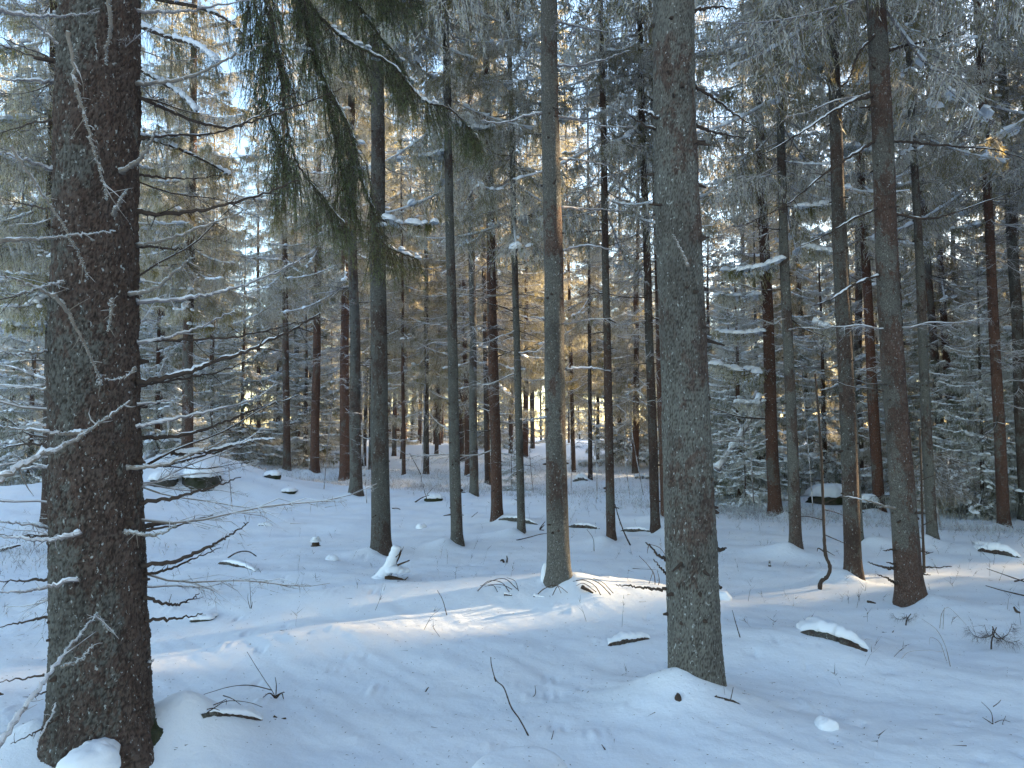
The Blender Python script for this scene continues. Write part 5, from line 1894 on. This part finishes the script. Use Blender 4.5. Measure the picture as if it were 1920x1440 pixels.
# snow lumps
for q, (lab, px, py, w, h) in enumerate((
    ('small fresh snow lump that fell in the right foreground', 1548, 1365, 22, 15),
    ('snow cushion on the roots of the thick left trunk', 172, 1432, 62, 34),
    ('snow clump stuck low on the left flank of the striped spruce', 1024, 1090, 10, 30),
    ('snow lump beside the sunlit strip right of the smooth spruce', 1352, 1122, 16, 12),
    ('small snow cap in mid clearing near the dark stone', 622, 1050, 12, 9),
    ('snow pillow on the ground left of the slender mossy spruce', 790, 990, 11, 8),
)):
    c = gp(px, py) if q != 1 else W(px, py, DA - .33)
    s = c[1] / F
    V, T = blob((0, 0, 0), w * s, w * s * .8, h * s * 1.1, q, .16, 2)
    o = obj('snow_lump', MB().add(V, T, 0).mesh('snow_lump', [M_SNOW], True), None, label=lab, category='snow lump')
    o.location = c

# frosty bush at the right
g = np.random.default_rng(77)
c = gp(1760, 1000)
c = W(1765, 1000, 14.2)
cz = W(1745, 860, 14.2)
root = thing('frosty_bush', 'tangled frosty bush drooping in front of the grey spruce at the right', 'bush', (c[0], c[1], float(H(c[0], c[1]))))
base = np.array(root.location)
m = MB()
N = 300
a = np.repeat([W(1748, 850, 14.2) - base], N, 0) + g.normal(scale=.06, size=(N, 3)) + np.stack([g.uniform(-.15, .3, N), np.zeros(N), -g.uniform(0, .6, N)], -1)
dd = norm(np.stack([g.normal(.25, .7, N), g.normal(0, .6, N), g.uniform(-.9, .15, N)], -1))
l = g.uniform(.25, .75, N)
mid = a + dd * l[:, None] * .55 + g.normal(scale=.04, size=(N, 3))
end = a + dd * l[:, None] + np.array((0, 0, -.25)) * l[:, None]
V, T = ribbons(a, mid, end, .008, g)
m.add(V, T, 0)
s3 = g.random((N, 9))
q = mid[:, None] + (end - mid)[:, None] * s3[..., None]
d3 = norm(dd[:, None] * .6 + g.normal(scale=.8, size=q.shape) + np.array((0, 0, -.4)))
V, T = sprays(q, d3, g.uniform(.06, .2, q[..., 0].size), .008, g)
m.add(V, T, 0)
obj('frosty_twigs', m.mesh('frosty_twigs', [M_TWIG_PALE], False), root, kind='stuff')
P = smooth_path([np.zeros(3), W(1752, 930, 14.2) - base, W(1747, 850, 14.2) - base], 8)
V, T = tube(P, np.linspace(.02, .012, 8), 6)
obj('stem', MB().add(V, T, 0).mesh('stem', [M_TWIG], True), root)

# heap of fallen boughs at the right
c = gp(1820, 965)
root = thing('fallen_boughs', 'dark greenish heap of fallen spruce boughs near the reddish flecked spruce', 'boughs', c)
for q in range(22):
    o = obj('fallen_bough', arr_mesh(LIVE_THIN[q % 3][0], 'fallen_bough', [M_NEEDLE_DULL, M_TWIG_DARK]) if q < 3 else bpy.data.meshes['fallen_bough' + ('' if q % 3 == 0 else '.00%d' % (q % 3))], root)
    o.location = (gr.uniform(-1.2, .9), gr.uniform(-.4, .8), gr.uniform(.1, .75))
    o.rotation_euler = (gr.uniform(-.5, .5), gr.uniform(-.1, .5), gr.uniform(0, 6.28))
    s = gr.uniform(.4, .75)
    o.scale = (s, s, s)

# leaning snapped stem with snow, right of the large smooth spruce
for q, (lab, a, b, d, w) in enumerate((
    ('snapped stem leaning left to right behind the black rock', (1345, 880), (1425, 745), 17, 14),
    ('second leaning broken limb crossing above the black rock', (1330, 860), (1440, 700), 19, 8)
    )):
    A_, B_ = W(*a, d), W(*b, d + .6)
    A_[2] = min(A_[2], A_[2])
    root = thing('leaning_stem', lab, 'stem', A_)
    P = smooth_path([np.zeros(3), (B_ - A_) * .5 + np.array((.05, 0, -.04)), B_ - A_], 14)
    r = w / 2 / F * d
    V, T = tube(P, r * np.linspace(1, .6, 14), 7, .1)
    obj('stem', MB().add(V, T, 0).mesh('stem', [M_TWIG], True), root)
    V, T = tube(P + (-.01, 0, r * .9), r * .75 * rng.uniform(.1, 1.2, 14), 8, .2)
    obj('snow', MB().add(V, T, 0).mesh('stem_snow', [M_SNOW], True), root)
    for k in range(6):
        o = obj('dead_branch', BR[gr.randrange(8)], root)
        o.location = P[3 + k]
        o.rotation_euler = (gr.uniform(-.5, .5), gr.uniform(-1, .6), gr.uniform(0, 6.28))
        s = gr.uniform(.4, .9)
        o.scale = (s, s, s)

# bare saplings scattered in the middle distance
SAPL = ['left of the snowy hump', 'below the bluish young spruces', 'beside the straight reddish spruce', 'right of the orange red trunk', 'behind the dark spruce',
        'near the slim grey trunk in mid wood', 'right of the slim greenish spruce', 'behind the striped grey spruce', 'left of the dark slender spruce', 'right of the dark slender spruce',
        'left of the pair of brown trunks', 'left of the black rock', 'between the black rock and the dark red trunk', 'right of the straight grey spruce', 'left of the large brown spruce',
        'behind the frosty bush', 'beyond the heap of fallen boughs', 'at the far right edge']
for q, px in enumerate((230, 440, 610, 690, 790, 895, 1000, 1070, 1118, 1180, 1205, 1340, 1410, 1520, 1668, 1765, 1830, 1912)):
    d = gr.uniform(14, 24)
    x = (px - 960) / F * d
    h = gr.uniform(2.2, 4.5)
    root = thing('bare_sapling', 'thin bare frosted sapling ' + SAPL[q], 'sapling', (x, d, float(H(x, d))), (gr.gauss(0, .05), gr.gauss(-.02, .06), 0), 'bare saplings in the wood')
    P = smooth_path([(0, 0, -.1), (gr.uniform(-.1, .1), 0, h * .5), (gr.uniform(-.15, .15), 0, h)], 10)
    V, T = tube(P, np.linspace(.013, .004, 10), 5)
    obj('stem', MB().add(V, T, 0).mesh('stem', [M_TWIG], True), root)
    for k in range(12):
        o = obj('side_twig', BR[gr.randrange(8)], root)
        o.location = P[2 + k % 8] * 1.0
        o.rotation_euler = (gr.uniform(-.5, .5), gr.uniform(-.6, .2), gr.uniform(0, 6.28))
        s = gr.uniform(.15, .42)
        o.scale = (s, s, s)

# bilberry scrub, dry stems and needle litter on the snow
g = np.random.default_rng(99)


def scrub(name, label, spots, n, hmin, hmax, wid, mats, frost=0.5):
    m = MB()
    xs, ys = [], []
    for cx, cy, sx, sy, k in spots:
        xs.append(g.normal(cx, sx, int(n * k)))
        ys.append(g.normal(cy, sy, int(n * k)))
    x = np.concatenate(xs)
    y = np.concatenate(ys)
    z = H(x, y)
    h = g.uniform(hmin, hmax, len(x))
    p = np.stack([x, y, z - .01], -1)
    d = norm(np.stack([g.normal(0, .45, len(x)), g.normal(0, .45, len(x)), np.ones(len(x))], -1))
    V, T = ribbons(p, p + d * h[:, None] * .5, p + d * h[:, None] + g.normal(scale=.03, size=p.shape), wid, g)
    m.add(V, T, 0)
    q = p[:, None] + (d * h[:, None])[:, None] * g.uniform(.3, 1, (len(x), 5, 1))
    dd = norm(d[:, None] + g.normal(scale=.8, size=q.shape))
    V, T = sprays(q, dd, g.uniform(.03, .09, q[..., 0].size), wid * 1.2, g)
    sel = g.random(len(T)) < frost
    m.add(V, T[~sel], 0)
    m.add(V, T[sel], 1)
    return obj(name, m.mesh(name, mats), None, kind='stuff', label=label)


def at(px, d):
    return (px - 960) / F * d


scrub('bilberry_scrub', 'frosted bilberry scrub poking through the snow in the distance',
      [(at(520, 24), 24, 2.2, 1.2, 1), (at(800, 25), 25, 2.0, .8, 1.2), (at(1390, 15.5), 15.5, 1.0, .6, .9), (at(1100, 22), 22, 2.5, 2, .8), (at(620, 27), 27, 3, 2, .8),
       (at(1550, 15), 15, 1.4, 1.0, .6), (at(1880, 13), 13, 1.2, 1.0, .5), (at(1000, 30), 30, 8, 4, 2.5), (at(1250, 17), 17, 1.5, 1.5, .5), (at(60, 11), 11, .8, .8, .3)], 1500, .06, .18, .005, [M_TWIG, M_FROST])
scrub('dry_stems', 'thin dry stems and twig ends standing in the snow',
      [(0, 12, 6, 5, 1), (2.5, 7.5, 2.2, 1.0, .25), (-3, 9, 2, 2, .3), (5, 10, 2, 2, .5)], 150, .05, .28, .0035, [M_TWIG_DARK, M_TWIG_DARK], .5)

m = MB()
n = 6000
r_ = g.uniform(2.2, 13, n)
a_ = g.uniform(-.7, .7, n)
x, y = r_ * np.sin(a_), r_ * np.cos(a_)
p = np.stack([x, y, H(x, y) + .003], -1)
d = norm(np.stack([g.normal(size=n), g.normal(size=n), g.normal(scale=.15, size=n)], -1))
V, T = sprays(p, d, g.uniform(.005, .022, n) * (1 + 3 * (g.random(n) < .04)), g.uniform(.002, .005, n), g)
m.add(V, T, 0)
obj('needle_litter', m.mesh('needle_litter', [M_LITTER]), None, kind='stuff', label='needles, bark crumbs and twig bits on the snow')
print('done', len(bpy.data.objects))
